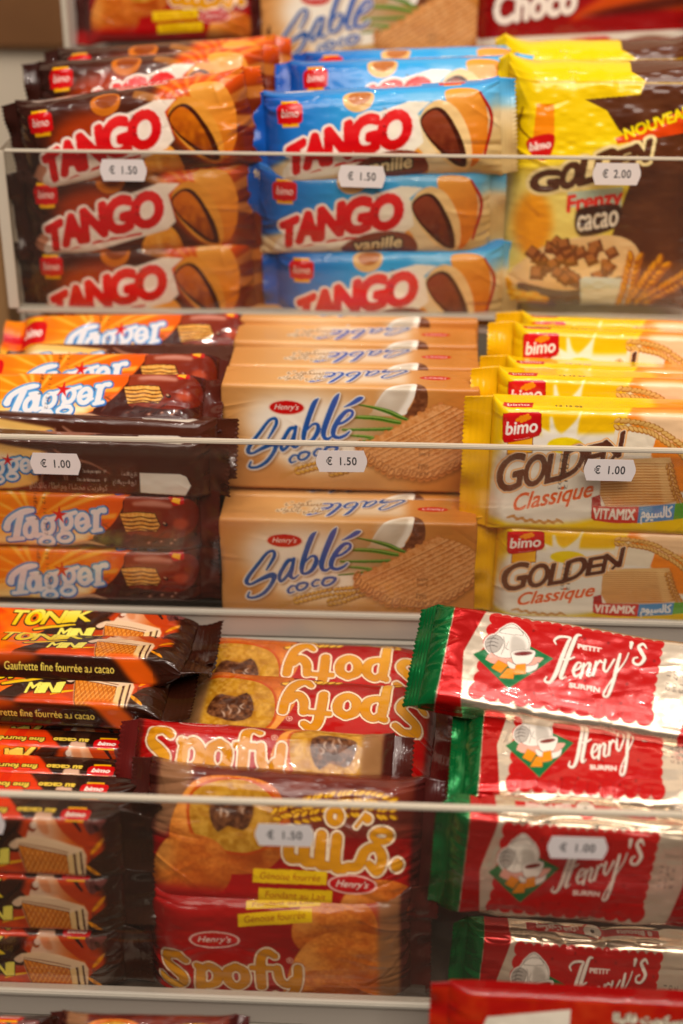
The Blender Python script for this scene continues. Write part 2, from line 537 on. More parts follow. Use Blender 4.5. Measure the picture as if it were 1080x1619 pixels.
def art_tagger():
    A = Art(0, 14.0, -1.0, 5.0, 27, (84, 34, 24))
    A.frame(tagger_frame())
    B = aff([(0, 0), (1, 0), (0, 1)], [(0, 0), (1, 0), (0, 1)])
    A.paint(A.poly([(-400, -60), (700, -60), (660, 20), (622, 90), (560, 165), (455, 230), (300, 262), (0, 290), (-400, 330)], 4), A.grad((228, 104, 18), (238, 150, 40), (600, 60), (-100, 120)))
    ob = A.poly([(-400, -60), (690, -60), (650, 20), (612, 90), (552, 165), (455, 226), (300, 258), (0, 286), (-400, 320)], 4)
    for k in range(16):
        a = math.radians(-170 + k * 22 + (k % 3) * 5); r = 620
        m = A.poly([(150, 150), (150 + r * math.cos(a), 150 + r * .5 * math.sin(a)), (150 + r * math.cos(a + .11), 150 + r * .5 * math.sin(a + .11))]) & ob
        A.paint(A.blur(m, .08), (252, 224, 130), .55)
    A.paint(A.blur(A.ell(40, 240, 300, 46, -8), .6) * ob, (250, 226, 166), .9)
    A.paint(A.blur(A.ell(300, 235, 170, 34, -12), .35) * ob, (250, 238, 205), .9)
    A.paint(A.blur(A.ell(-200, 110, 150, 90), .6) * ob, (240, 120, 30), .8)
    red_badge(A, -215, 130, 150, 130, 'bimo')
    A.paint(A.poly([(-400, 272), (0, 292), (300, 266), (470, 236), (560, 262), (800, 268), (1100, 258), (1100, 420), (-400, 420)]), (66, 28, 22))
    A.paint(A.blur(A.stroke([(280, 275, 14), (420, 246, 20), (520, 262, 10)]), .05), (226, 184, 150), .8)
    # bar broken open
    A.paint(A.poly([(460, 232), (560, 170), (625, 95), (665, 30), (990, 20), (1010, 150), (980, 250), (760, 268)], 3), (70, 28, 20))
    bar = A.poly([(640, 44), (700, 24), (900, 24), (985, 50), (1020, 110), (1000, 180), (930, 214), (830, 216), (720, 205), (640, 190)], 5)
    A.paint(bar, A.grad((146, 60, 36), (112, 36, 24), (700, 30), (950, 200)))
    A.paint(A.blur(A.stroke([(690, 62, 18), (790, 58, 30), (880, 66, 22)]), .14), (214, 158, 142), .8)
    A.paint(A.blur(A.ell(930, 150, 40, 26), .15), (188, 88, 60), .8)
    A.paint(A.ell(850, 152, 15, 10, 20), (44, 20, 14)); A.paint(A.ell(846, 147, 8, 4, 20), (196, 150, 120))
    waf = A.poly([(612, 108), (700, 100), (795, 104), (822, 158), (800, 186), (715, 182), (640, 190)])
    A.paint(A.dil(waf, .06), (70, 30, 20)); A.paint(waf, (222, 158, 82)); A.mottle(waf, (246, 200, 120), .12, 4, .8)
    for k, y in enumerate((122, 141, 160, 177)):
        A.paint(A.stroke([(612 + 6 * k, y, 6), (670, y + 4, 8), (720, y - 3, 6), (770, y + 4, 8), (815, y, 6)]) & waf, (92, 46, 22))
    r = np.random.default_rng(5)
    for k in range(34):
        x, y = r.uniform(500, 830), r.uniform(150, 262)
        if y > 200 or x < 610:
            a = r.uniform(-.9, .5); l = r.uniform(20, 60)
            A.paint(A.blur(A.stroke([(x, y, 3), (x + l * .5 * math.cos(a), y + l * .5 * math.sin(a), r.uniform(4, 9)), (x + l * math.cos(a), y + l * math.sin(a), 2)]) , .02), (150, 92, 76) if k % 2 else (40, 14, 12), .7)
    for x, y in ((826, 236), (760, 245), (900, 226), (880, 243)):
        A.paint(A.ell(x, y, 13, 7, -15), (96, 50, 36)); A.paint(A.ell(x - 2, y - 3, 7, 3, -15), (200, 150, 130))
    tagger_logo(A)
    for x, t in ((205, 'P12 11 13/22'), (160, '1dÉc 14')):
        A.paint(A.line(t, x, 20, 17, 200 if x > 180 else 130, 90 if False else -90, 0, .012, -1), (40, 24, 22), .9)
    # top edge of the wrapper: the name once more, upside down, and the badge
    q = tagger_frame()
    A.frame(aff([(0, 0), (1000, 0), (0, 1000)], [(11.9, 3.05), (11.9 - 4.6, 3.05), (11.9, 3.05 + 5.4)]))
    tagger_logo(A)
    A.frame(lambda p: np.array(p, float))
    A.paint(A.poly([(12.3, 3.3), (12.6, 2.75), (13.2, 2.85), (13.15, 3.5), (12.7, 3.7)]), (196, 40, 40)); A.paint(A.poly([(12.5, 3.0), (12.95, 2.85), (13.0, 3.2), (12.6, 3.3)]), (246, 186, 70))
    return A


def art_tagger_back():
    """the brown underside with the white date field"""
    A = Art(0, 14.0, -1.0, 5.0, 24, (78, 38, 25))
    A.frame(aff([(0, 540), (1000, 540), (0, 310)], [(3.1, 0), (13.7, 0), (3.1, 3.2)]))
    A.mottle(np.ones((A.h, A.w), bool), (86, 48, 36), 1.2, 8, .6)
    A.paint(A.blur(A.poly([(-400, 330), (100, 350), (190, 372), (120, 420), (100, 500), (-400, 540)], 4), .1), (240, 196, 120))
    A.paint(A.blur(A.poly([(-400, 360), (60, 380), (150, 400), (60, 420), (-400, 440)], 4), .2), (246, 226, 196), .9)
    A.paint(A.blur(A.stroke([(230, 350, 8), (300, 380, 16), (420, 400, 10), (520, 440, 4)]), .06), (190, 140, 116), .7)
    A.paint(A.blur(A.stroke([(190, 360, 10), (170, 420, 14), (140, 520, 10)]), .06), (190, 140, 116), .6)
    A.frame(aff([(0, 0), (540, 0), (0, 300)], [(0.6, 3.05), (4.95, 3.05), (0.6, .35)]))
    tagger_logo(A)
    A.frame(aff([(0, 540), (1000, 540), (0, 310)], [(3.1, 0), (13.7, 0), (3.1, 3.2)]))
    W = (226, 216, 204)
    A.paint(A.poly([(672, 430), (880, 430), (915, 440), (936, 478), (905, 522), (672, 514)]), (232, 226, 216))
    for x, y, w, t in ((375, 438, 98, 'Date de péremption'), (488, 438, 12, 'P'), (340, 474, 120, 'Date de fabrication'), (488, 474, 12, 'F')):
        A.paint(A.line(t, x, y, 13, w, 0, 0, .008, -1), W, .85)
    for x, y, w, t in ((575, 444, 82, 'تاريخ الانتهاء'), (530, 480, 126, 'تاريخ الصنع والانتاج')):
        A.paint(A.line(arabic(t), x, y, 15, w, 0, 0, .01, -1), W, .85)
    A.paint(A.line(arabic('كوفريت محشاة ومغطاة بالكاكاو'), 85, 512, 24, 415, 0, 0, .012, -1), (196, 182, 160), .85)
    for x in (270, 283):
        A.paint(A.poly([(x, 452), (x + 10, 452), (x + 9, 474), (x + 1, 474)]), (190, 170, 150), .7)
    # upper edge: chocolate swirl and the lower half of the front print
    A.frame(lambda p: np.array(p, float))
    A.paint(A.blur(A.stroke([(4.2, 4.4, .3), (6.5, 4.0, .5), (8.5, 4.5, .2)]), .1), (186, 132, 110), .7)
    A.paint(A.poly([(9.9, 3.5), (12.5, 3.35), (13.0, 3.7), (12.2, 4.2), (10.1, 4.1)]), (228, 220, 208), .9)
    return A


def bimo_mark(A, P, txt='bimo'):
    """red shield with white script, in the frame of the golden close-up; P maps its local 0..210 x 0..145 box"""
    base = A.f
    A.frame(lambda q: base(P(q)))
    A.fs = base.s if hasattr(base, 's') else 1
    sh = [(4, 40), (8, 20), (40, 8), (190, 0), (206, 10), (212, 84), (200, 104), (150, 120), (60, 138), (20, 144), (10, 130)]
    A.paint(A.dil(A.poly(sh), .03), (140, 20, 24), .9)
    A.paint(A.poly(sh), A.grad((226, 48, 50), (186, 24, 34), (20, 10), (190, 130)))
    m = A.line(txt, 24, 108, 56, 166, 7, .18, .022, -1)
    A.paint(m, (250, 240, 232))
    for k, (x, y) in enumerate(((84, 38), (100, 28), (116, 24), (132, 18), (106, 42), (124, 36), (142, 28))):
        A.paint(A.ell(x, y, 13, 8, -25), (240, 150, 50))
    A.paint(A.stroke([(70, 128), (110, 124), (150, 114)], 3), (240, 190, 180), .8)
    A.frame(base); A.fs = base.s if hasattr(base, 's') else 1


def warp_word(A, word, xs, ys, hs, shear=.12, bold=.05, wid=1.12):
    """letters one by one along a rising base line: left edges, base y, cap height (frame with y down)"""
    m = np.zeros((A.h, A.w), bool)
    for k, c in enumerate(word):
        x0, x1 = xs[k], xs[k + 1]
        e = glyphs(c)
        W = e[..., 0].max()
        def fn(q, x0=x0, x1=x1, y0=ys[k], y1=ys[k + 1], h=hs[k], W=W):
            t = q[:, 0] / W
            return np.stack([x0 + t * (x1 - x0) * .92 + q[:, 1] * h * shear, y0 + (y1 - y0) * t - q[:, 1] * h], 1)
        m |= A.text(c, fn, bold)
    return m


def art_golden():
    A = Art(0, 13.0, -0.9, 9.0, 26, (238, 228, 208))
    G = aff([(85, 640), (1085, 640), (85, 60)], [(0.35, 0), (9.8, 0), (0.35, 6.9)])
    A.frame(G)
    one = np.ones((A.h, A.w), bool)
    A.paint(A.blur(A.poly([(-100, -200), (1600, -200), (1600, 60), (740, 90), (700, 150), (300, 170), (160, 190), (60, 300), (30, 640), (-100, 640)]), .5), (246, 206, 40))
    A.paint(A.blur(A.poly([(300, 40), (760, 20), (735, 150), (560, 165), (300, 150)]), .2), (244, 196, 24))
    A.paint(A.blur(A.poly([(-100, 560), (150, 590), (500, 570), (760, 540), (1600, 520), (1600, 800), (-100, 800)]), .25), (244, 206, 40))
    # milk splash
    for q in ([(520, 60, 10), (500, 110, 18), (470, 170, 60), (440, 220, 90)], [(360, 100, 16), (372, 150, 30), (400, 200, 60)], [(310, 150, 12), (360, 190, 50)]):
        A.paint(A.blur(A.stroke(q), .1), (246, 240, 226), .95)
    A.paint(A.blur(A.poly([(110, 230), (300, 180), (720, 170), (930, 170), (900, 330), (700, 400), (640, 560), (300, 600), (110, 560)], 3), .25), (242, 236, 224), .95)
    # orange cloth top right, wafers, wheat
    A.paint(A.blur(A.poly([(790, 20), (1600, -60), (1600, 420), (1060, 420), (900, 250), (760, 90)]), .1), (240, 146, 60))
    A.paint(A.blur(A.poly([(830, 60), (1080, 55), (1200, 140), (1000, 200), (860, 110)], 4), .3), (248, 226, 196), .8)
    A.paint(A.poly([(705, 130), (925, 165), (905, 262), (690, 250)]), (240, 228, 206))
    waf = A.poly([(650, 300), (770, 276), (1010, 262), (1040, 330), (1085, 460), (1000, 480), (690, 500), (652, 440)])
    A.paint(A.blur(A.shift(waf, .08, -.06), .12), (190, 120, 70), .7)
    A.paint(waf, A.grad((236, 196, 138), (212, 148, 84), (760, 280), (800, 500)))
    for k in range(17):
        y = 296 + k * 13
        ln = A.stroke([(640, y + 10, 5), (860, y - 2, 5), (1100, y - 8, 5)]) & waf
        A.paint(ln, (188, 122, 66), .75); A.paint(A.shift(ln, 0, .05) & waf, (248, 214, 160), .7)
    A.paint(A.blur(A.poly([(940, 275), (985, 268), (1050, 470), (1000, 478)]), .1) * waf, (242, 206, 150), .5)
    grains(A, [(712, 118), (800, 124), (900, 140), (980, 178), (1060, 222), (1140, 290)], 34, (232, 190, 120), (186, 128, 62), 20)
    for k in range(6):
        A.paint(A.stroke([(900, 140), (860 - 20 * k, 118 - 4 * k), (740 - 14 * k, 104 + 3 * k)], 3), (214, 168, 98), .6)
    grains(A, [(1010, 300), (1050, 400), (1100, 480)], 26, (214, 160, 90), (170, 110, 54), 9)
    # red and blue ribbon
    A.paint(A.poly([(612, 460), (655, 445), (668, 505), (640, 520), (640, 575), (618, 560)]), (176, 44, 40))
    A.paint(A.poly([(622, 500), (740, 502), (872, 497), (872, 578), (740, 582), (640, 572), (620, 555)]), (206, 62, 54))
    A.paint(A.line('VITAMIX', 628, 562, 50, 226, 0, 0, .03, -1), (248, 238, 228))
    A.paint(A.poly([(872, 498), (1066, 478), (1066, 556), (872, 578)]), (96, 150, 200))
    A.paint(A.poly([(1066, 478), (1300, 450), (1300, 520), (1066, 556)]), (110, 168, 70))
    A.paint(A.line(arabic('كالسيوم'), 888, 552, 52, 168, 3, 0, .02, -1), (244, 240, 236))
    # wheat line drawing under the name
    for k in range(12):
        t = k / 11
        A.paint(A.ell(180 + 270 * t, 565 + 22 * math.sin(t * 2.4), 26, 7, 24 if k % 2 else -18), (206, 150, 86), .8)
    # sun and badge
    A.paint(A.blur(A.ell(446, 222, 95, 36), .06), (244, 218, 20))
    A.paint(A.poly([(134, 190), (272, 185), (274, 262), (136, 274)]), (150, 90, 30)); A.paint(A.poly([(139, 190), (268, 186), (269, 258), (140, 269)]), A.grad((240, 170, 46), (250, 196, 80), (140, 200), (260, 260)))
    bimo_mark(A, lambda q: np.stack([100 + q[..., 0] + 0 * q[..., 1], 76 + q[..., 1]], -1) if q.shape[-1] == 2 else np.concatenate([np.stack([100 + q[..., 0], 76 + q[..., 1]], -1), q[..., 2:]], -1))
    m = warp_word(A, 'GOLDEN', [88, 232, 352, 432, 556, 640, 752], [458, 424, 400, 382, 330, 312, 262], [165, 140, 132, 132, 106, 112], .10, .066)
    m |= A.stroke([(700, 280, 16), (735, 230, 16), (748, 188, 6)])
    A.paint(A.dil(m, .10), (244, 176, 90)); A.paint(A.dil(m, .05), (250, 230, 204))
    A.paint(m, A.grad((128, 84, 60), (96, 54, 40), (100, 300), (700, 420)))
    c = A.text('Classique', lambda q: np.stack([182 + q[:, 0] / glyphs('Classique')[..., 0].max() * 424 + q[:, 1] * 22, 540 - q[:, 0] / glyphs('Classique')[..., 0].max() * 84 - q[:, 1] * 82], 1), .035)
    A.paint(A.dil(c, .04), (250, 236, 214)); A.paint(c, (230, 104, 40))
    for x, t in ((424, '12 13 03'), (458, 'E 07.12')):
        A.paint(A.line(t, x, 262, 16, 165, -90, 0, .012, -1), (50, 40, 36), .85)
    # top edge: small repeat of badge and name
    A.frame(lambda p: np.array(p, float))
    A.paint(A.blur(one & (A.X[None, :] < .12), .08), (238, 184, 16), .95)
    A.paint(A.blur((A.Y[:, None] > 7.3) & (A.X[None, :] > 8.2), .3), (236, 150, 70), .8)
    A.paint(A.poly([(.5, 7.05), (2.0, 7.1), (2.1, 7.7), (.6, 7.6)]), (196, 34, 38)); A.paint(A.line('bimo', .75, 7.2, .28, 1.1, 3, .1, .015), (245, 225, 215))
    A.paint(A.line('12 13 03', 3.2, 7.25, .2, 1.3, 0, 0, .02), (50, 44, 40), .85)
    return A


def art_tonik():
    """cocoa wafer bar: bottom side with the description, face, top side with the reversed text"""
    A = Art(0, 12.4, -1.9, 5.2, 27, (52, 24, 14))
    one = np.ones((A.h, A.w), bool)
    A.frame(aff([(990, 235), (0, 235), (990, 30)], [(11.6, 0), (2.9, 0), (11.6, 3.3)]))
    # flames behind the name
    left = A.poly([(-500, -120), (560, -120), (520, 10), (440, 60), (330, 110), (200, 170), (110, 225), (40, 262), (-500, 320)], 3)
    A.paint(left, A.grad((222, 58, 20), (240, 112, 30), (-300, 100), (300, 120)))
    A.mottle(left, (250, 150, 50), 1.0, 3, .7)
    for k in range(9):
        a = math.radians(-150 + k * 26)
        A.paint(A.blur(A.poly([(100, 120), (100 + 600 * math.cos(a), 120 + 320 * math.sin(a)), (100 + 600 * math.cos(a + .16), 120 + 320 * math.sin(a + .16))]), .06) * left, (206, 44, 16) if k % 2 else (252, 130, 40), .55)
    for y in (-20, 60, 150):
        A.paint(A.poly([(300, y + 60), (420, y), (560, y - 60), (600, y - 40), (470, y + 40), (330, y + 90)], 3) & ~left, (70, 34, 20), .8)
    A.paint(A.blur(A.poly([(470, 190), (560, 80), (640, 20), (960, 40), (950, 230), (640, 262), (500, 240)], 4), .18), (206, 76, 22), .92)
    A.paint(A.blur(A.poly([(240, 240), (330, 190), (520, 200), (640, 262), (400, 266)], 4), .16), (224, 84, 24), .9)
    A.paint(A.stroke([(440, 200, 6), (500, 186, 12), (560, 178, 8)], sm=5), (246, 190, 50))
    A.paint(A.poly([(870, 210), (1000, 130), (1100, 140), (1100, 300), (860, 300)], 3), (58, 34, 18), .95)
    for x, y, a in ((930, 205, 25), (960, 120, -35), (900, 262, 15)):
        A.paint(A.ell(x, y, 44, 8, a), (240, 160, 40))
    # milk and coffee splash above the wafer
    A.paint(A.poly([(600, 100), (650, 20), (668, -90), (740, -90), (735, -10), (770, 60), (850, 110), (890, 122), (850, 138), (690, 104)], 4), A.grad((236, 200, 172), (214, 110, 50), (680, 60), (830, 60)))
    A.paint(A.blur(A.poly([(655, -90), (700, -90), (690, 0), (720, 80), (660, 60)], 3), .08), (214, 120, 70), .6)
    A.paint(A.ell(632, 62, 22, 16), (150, 70, 40)); A.paint(A.ell(640, 56, 16, 11), (236, 210, 190))
    A.paint(A.stroke([(800, -30, 14), (840, 30, 18), (880, 70, 10)]), (60, 28, 22)); A.paint(A.ell(804, -28, 18, 14), (50, 22, 18))
    A.paint(A.poly([(880, -70), (990, -60), (960, 10), (1010, 40), (930, 80), (890, 30)], 4), (118, 66, 62)); A.paint(A.stroke([(905, -40, 10), (950, -20, 14), (925, 30, 10)]), (206, 170, 160)); A.paint(A.ell(960, 60, 18, 10, 30), (60, 26, 22))
    A.paint(A.poly([(470, 130), (540, 80), (590, 110), (540, 150)], 3), (70, 36, 20)); A.paint(A.poly([(500, 125), (550, 100), (570, 115), (530, 138)], 3), (232, 200, 170))
    # wafer
    top = A.poly([(548, 106), (640, 94), (740, 104), (880, 130), (896, 150), (876, 262), (604, 262), (575, 180)])
    A.paint(A.blur(A.dil(top, .07), .05), (246, 214, 180)); A.paint(top, (238, 206, 172))
    face = A.poly([(556, 124), (800, 152), (812, 266), (604, 264), (578, 190)])
    A.paint(A.dil(face, .05), (84, 38, 18)); A.paint(face, A.grad((236, 152, 66), (206, 116, 44), (600, 120), (760, 260)))
    A.mottle(face, (170, 84, 30), .3, 6, .5)
    for k in range(16):
        A.paint(A.stroke([(500 + k * 26, 100), (640 + k * 26, 300)], 4, 2) & face, (176, 92, 34), .8)
        A.paint(A.stroke([(480 + k * 26, 290), (640 + k * 26, 100)], 4, 2) & face, (246, 188, 104), .8)
    for a, b, c in ((804, 834, (240, 204, 148)), (834, 848, (84, 38, 18)), (848, 868, (240, 208, 160)), (868, 880, (84, 38, 18))):
        A.paint(A.poly([(a, 154 - (a - 806) * .25), (b, 154 - (b - 806) * .25), (b + 2, 266), (a + 4, 266)]) & A.dil(top, .02), c)
    A.paint(A.stroke([(560, 116, 4), (700, 128, 6), (806, 142, 6)], sm=5) & top, (110, 52, 26), .6)
    # name
    m = warp_word(A, 'TONIK', [-30, 62, 170, 296, 348, 462], [140, 140, 134, 122, 112, 104], [80, 86, 72, 66, 64], .18, .05)
    m |= A.stroke([(148, 160, 14), (250, 144, 18), (372, 126, 8)], sm=5)
    A.paint(A.dil(A.shift(m, .02, -.03), .09), (40, 18, 8))
    A.paint(m, A.grad((250, 238, 120), (236, 190, 36), (100, 60), (100, 150)))
    A.paint(A.ring(118, 100, 34, 30, 15), (244, 214, 60)); A.paint(A.ell(118, 102, 12, 11), (60, 26, 10))
    m = warp_word(A, 'MINI', [290, 362, 396, 458, 492], [198, 196, 194, 190, 188], [50, 48, 48, 50], .18, .035)
    A.paint(A.dil(m, .055), (40, 18, 8)); A.paint(m, (250, 236, 120))
    # bottom side
    A.frame(lambda p: np.array(p, float))
    side = one & (A.Y[:, None] < -.12)
    A.paint(A.blur(side, .12), (50, 24, 14), 1)
    A.paint(A.blur(A.ell(2.0, -.2, 3.2, .55), .3), (214, 92, 30), .75)
    A.paint(A.blur(A.poly([(8.6, .2), (10.0, .2), (11.2, -1.2), (10.6, -1.9), (9.8, -1.2), (9.2, -.4)], 4), .2), (226, 104, 34), .95)
    A.paint(A.line('Gaufrette fine fourrée au cacao', 3.45, -.98, .42, 5.6, 0, 0, .018), (246, 226, 120))
    # top side, printed the other way up
    A.paint(A.blur(one & (A.Y[:, None] > 3.35), .1), (44, 22, 15), .9)
    A.paint(A.blur(A.poly([(-1, 3.2), (8.2, 3.2), (7.6, 4.0), (6.6, 5.4), (-1, 5.4)]), .1), (232, 74, 20), .95)
    A.paint(A.blur(A.poly([(8.5, 3.2), (9.4, 3.2), (9.3, 3.8), (8.6, 3.8)]), .06), (232, 190, 164), .9)
    for k in range(6):
        A.paint(A.poly([(.5 + k, 3.1), (1.0 + k, 3.1), (1.3 + k, 5.3), (.9 + k, 5.3)]), (206, 44, 20) if k % 2 else (244, 130, 44), .45)
    m = A.line('au cacao', 9.4, 4.05, .36, 1.75, 180, 0, .03, 1) | A.line('fine fourrée', 7.2, 3.95, .34, 2.5, 180, 0, .03, 1) | A.line('Gaufrette', 4.2, 3.95, .34, 2.0, 180, 0, .03, 1)
    A.paint(A.dil(m, .06), (52, 24, 14)); A.paint(m, (238, 206, 96))
    red_badge(A, 10.35, 3.7, 1.25, .85, 'bimo', 0, 1)
    A.mottle(one & (A.X[None, :] > 11.0), (70, 34, 30), .5, 9, .5)
    return A


def soft_cake(A, cx, cy, r, seed, cut=True, tone=0):
    """a round filled sponge, cut open; up-positive frame"""
    body = A.poly([(cx - r * 1.05, cy - r * .2), (cx - r * .7, cy + r * .62), (cx, cy + r * .85), (cx + r * .75, cy + r * .6), (cx + r * 1.05, cy - r * .15), (cx + r * .7, cy - r * .75), (cx, cy - r * .9), (cx - r * .75, cy - r * .78)], 8)
    A.paint(body, A.grad((222, 136, 62), (166, 76, 30), (cx - r * .4, cy + r * .6), (cx + r * .5, cy - r * .8)))
    A.mottle(body, (236, 160, 82), .9, seed, .6); A.mottle(body, (186, 88, 36), .35, seed + 3, .4); A.mottle(body, (150, 66, 26), .13, seed + 4, .35)
    A.paint(A.blur(A.ell(cx - r * .75, cy + r * .2, r * .3, r * .45), r * .2) * body, (238, 172, 96), .6)
    if cut:
        face = A.poly([(cx - r * .62, cy + r * .5), (cx + r * .1, cy + r * .74), (cx + r * .72, cy + r * .42), (cx + r * .82, cy - r * .15), (cx + r * .3, cy - r * .5), (cx - r * .45, cy - r * .38), (cx - r * .7, cy + .05)], 8)
        A.paint(A.blur(A.dil(face, .14), .08), (186, 80, 30)); A.paint(face, (192, 140, 54)); A.mottle(face, (160, 106, 34), .4, seed + 7, .7); A.mottle(face, (222, 178, 92), .2, seed + 9, .6)
        h = A.poly([(cx - r * .36, cy + r * .30), (cx - r * .1, cy + r * .42), (cx + r * .2, cy + r * .36), (cx + r * .38, cy + r * .28), (cx + r * .34, cy + r * .02), (cx + r * .22, cy - r * .12), (cx - r * .04, cy - r * .06), (cx - r * .2, cy - r * .18), (cx - r * .34, cy + r * .02)], 2)
        A.paint(A.blur(h, .12), (92, 52, 26), .9); A.paint(h, (74, 40, 24)); A.mottle(h, (140, 92, 60), .2, seed + 2, .9)
        q = np.random.default_rng(seed)
        for k in range(5):
            x, y = cx + q.uniform(-.24, .24) * r, cy + q.uniform(.02, .28) * r
            A.paint(A.blur(A.stroke([(x, y, .03), (x + q.uniform(-.06, .06) * r, y + .07 * r, q.uniform(.06, .14)), (x + q.uniform(-.08, .08) * r, y + .13 * r, .03)], sm=5), .03), (226, 206, 190), .75)


SPOFY = {
    'S': [(1.35, 2.35, .36), (.95, 2.6, .42), (.45, 2.45, .44), (.4, 2.0, .44), (.85, 1.65, .48), (1.2, 1.3, .46), (1.0, .85, .42), (.4, .8, .38), (.1, 1.05, .3)],
    'p': [(1.9, 2.1, .34), (2.05, 1.9, .44), (2.0, 1.0, .48), (1.95, .0, .42)],
    'p2': [(2.05, 1.75, .3), (2.45, 2.1, .4), (2.85, 1.75, .46), (2.8, 1.15, .44), (2.4, .9, .36), (2.1, 1.0, .3)],
    'o': [(3.75, 2.1, .40), (3.35, 1.8, .46), (3.35, 1.2, .46), (3.75, .88, .40), (4.15, 1.2, .46), (4.15, 1.8, .46), (3.75, 2.1, .40)],
    'f': [(5.65, 2.75, .34), (5.3, 2.95, .42), (5.0, 2.6, .46), (4.95, 1.6, .48), (4.95, .95, .46)],
    'f2': [(4.55, 2.05, .3), (5.45, 2.05, .3)],
    'y': [(5.75, 2.05, .40), (5.85, 1.4, .44), (6.2, 1.05, .40), (6.5, 1.4, .36)],
    'y2': [(6.75, 2.1, .42), (6.7, 1.3, .46), (6.45, .55, .44), (5.95, .2, .40), (5.6, .45, .26)],
}


def spofy_logo(A, P):
    base = A.f
    A.frame(lambda q: base(P(np.array(q, float))))
    m = np.zeros((A.h, A.w), bool)
    for q in SPOFY.values():
        m |= A.stroke(q, sm=8)
    A.frame(base)
    A.paint(A.dil(m, .14), (150, 40, 20), .8); A.paint(A.dil(m, .105), (248, 228, 200)); A.paint(A.dil(m, .035), (150, 84, 30))
    A.paint(m, A.grad((236, 178, 84), (206, 140, 40), (2, .5), (3, 2.8)))


def art_spofy(cut=True):
    """individual soft cake, front"""
    A = Art(0, 13.0, -1.6, 7.0, 24, (178, 26, 22))
    one = np.ones((A.h, A.w), bool)
    A.paint(one, A.grad((172, 28, 24), (140, 16, 18), (2, 4), (6, 0)))
    A.paint(A.blur(A.ell(4.5, 2.6, 3.5, 1.3), .8), (196, 40, 28), .6)
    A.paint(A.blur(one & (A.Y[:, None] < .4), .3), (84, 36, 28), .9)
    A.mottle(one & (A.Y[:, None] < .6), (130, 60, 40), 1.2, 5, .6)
    A.paint(A.blur(A.poly([(9.6, -2), (13, -2), (13, 8), (10.8, 8)]), .3), (176, 76, 44), .9)
    soft_cake(A, 9.3, 5.3, 2.0, 26, False)
    soft_cake(A, 10.0, 2.4, 3.0, 20, cut)
    if not cut:
        soft_cake(A, 8.6, 1.0, 2.0, 29, False)
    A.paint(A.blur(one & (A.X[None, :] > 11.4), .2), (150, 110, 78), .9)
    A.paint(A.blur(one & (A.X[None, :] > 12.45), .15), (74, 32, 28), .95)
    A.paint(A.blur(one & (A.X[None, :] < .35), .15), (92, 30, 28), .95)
    grains(A, [(2.0, .35), (3.6, .15), (5.4, .05), (7.0, .35)], .42, (226, 176, 70), (140, 82, 24), 18)
    grains(A, [(5.0, .5), (6.4, .7), (7.6, 1.3)], .42, (236, 190, 86), (140, 82, 24), 10)
    spofy_logo(A, lambda q: np.concatenate([np.stack([.5 + q[..., 0] * 1.03, .6 + q[..., 1] * 1.05], -1), q[..., 2:]], -1))
    script_badge(A, 3.4, 4.35, 1.15, .42, 'Henry’s', (196, 24, 34), 0, (236, 200, 190), 1)
    A.paint(A.line('®', 6.9, 3.1, .3), (240, 200, 180))
    # strips along the far side
    for x, y, t in ((4.6, 5.1, 'Génoise fourrée'), (5.0, 6.0, 'Fondant au Lait')):
        A.paint(A.poly([(x, y), (x + 3.6, y + .35), (x + 3.6, y + 1.05), (x, y + .65)]), (238, 200, 30))
        A.paint(A.line(t, x + .3, y + .22, .34, 3.0, 6, .15, .02), (166, 50, 20))
    return A


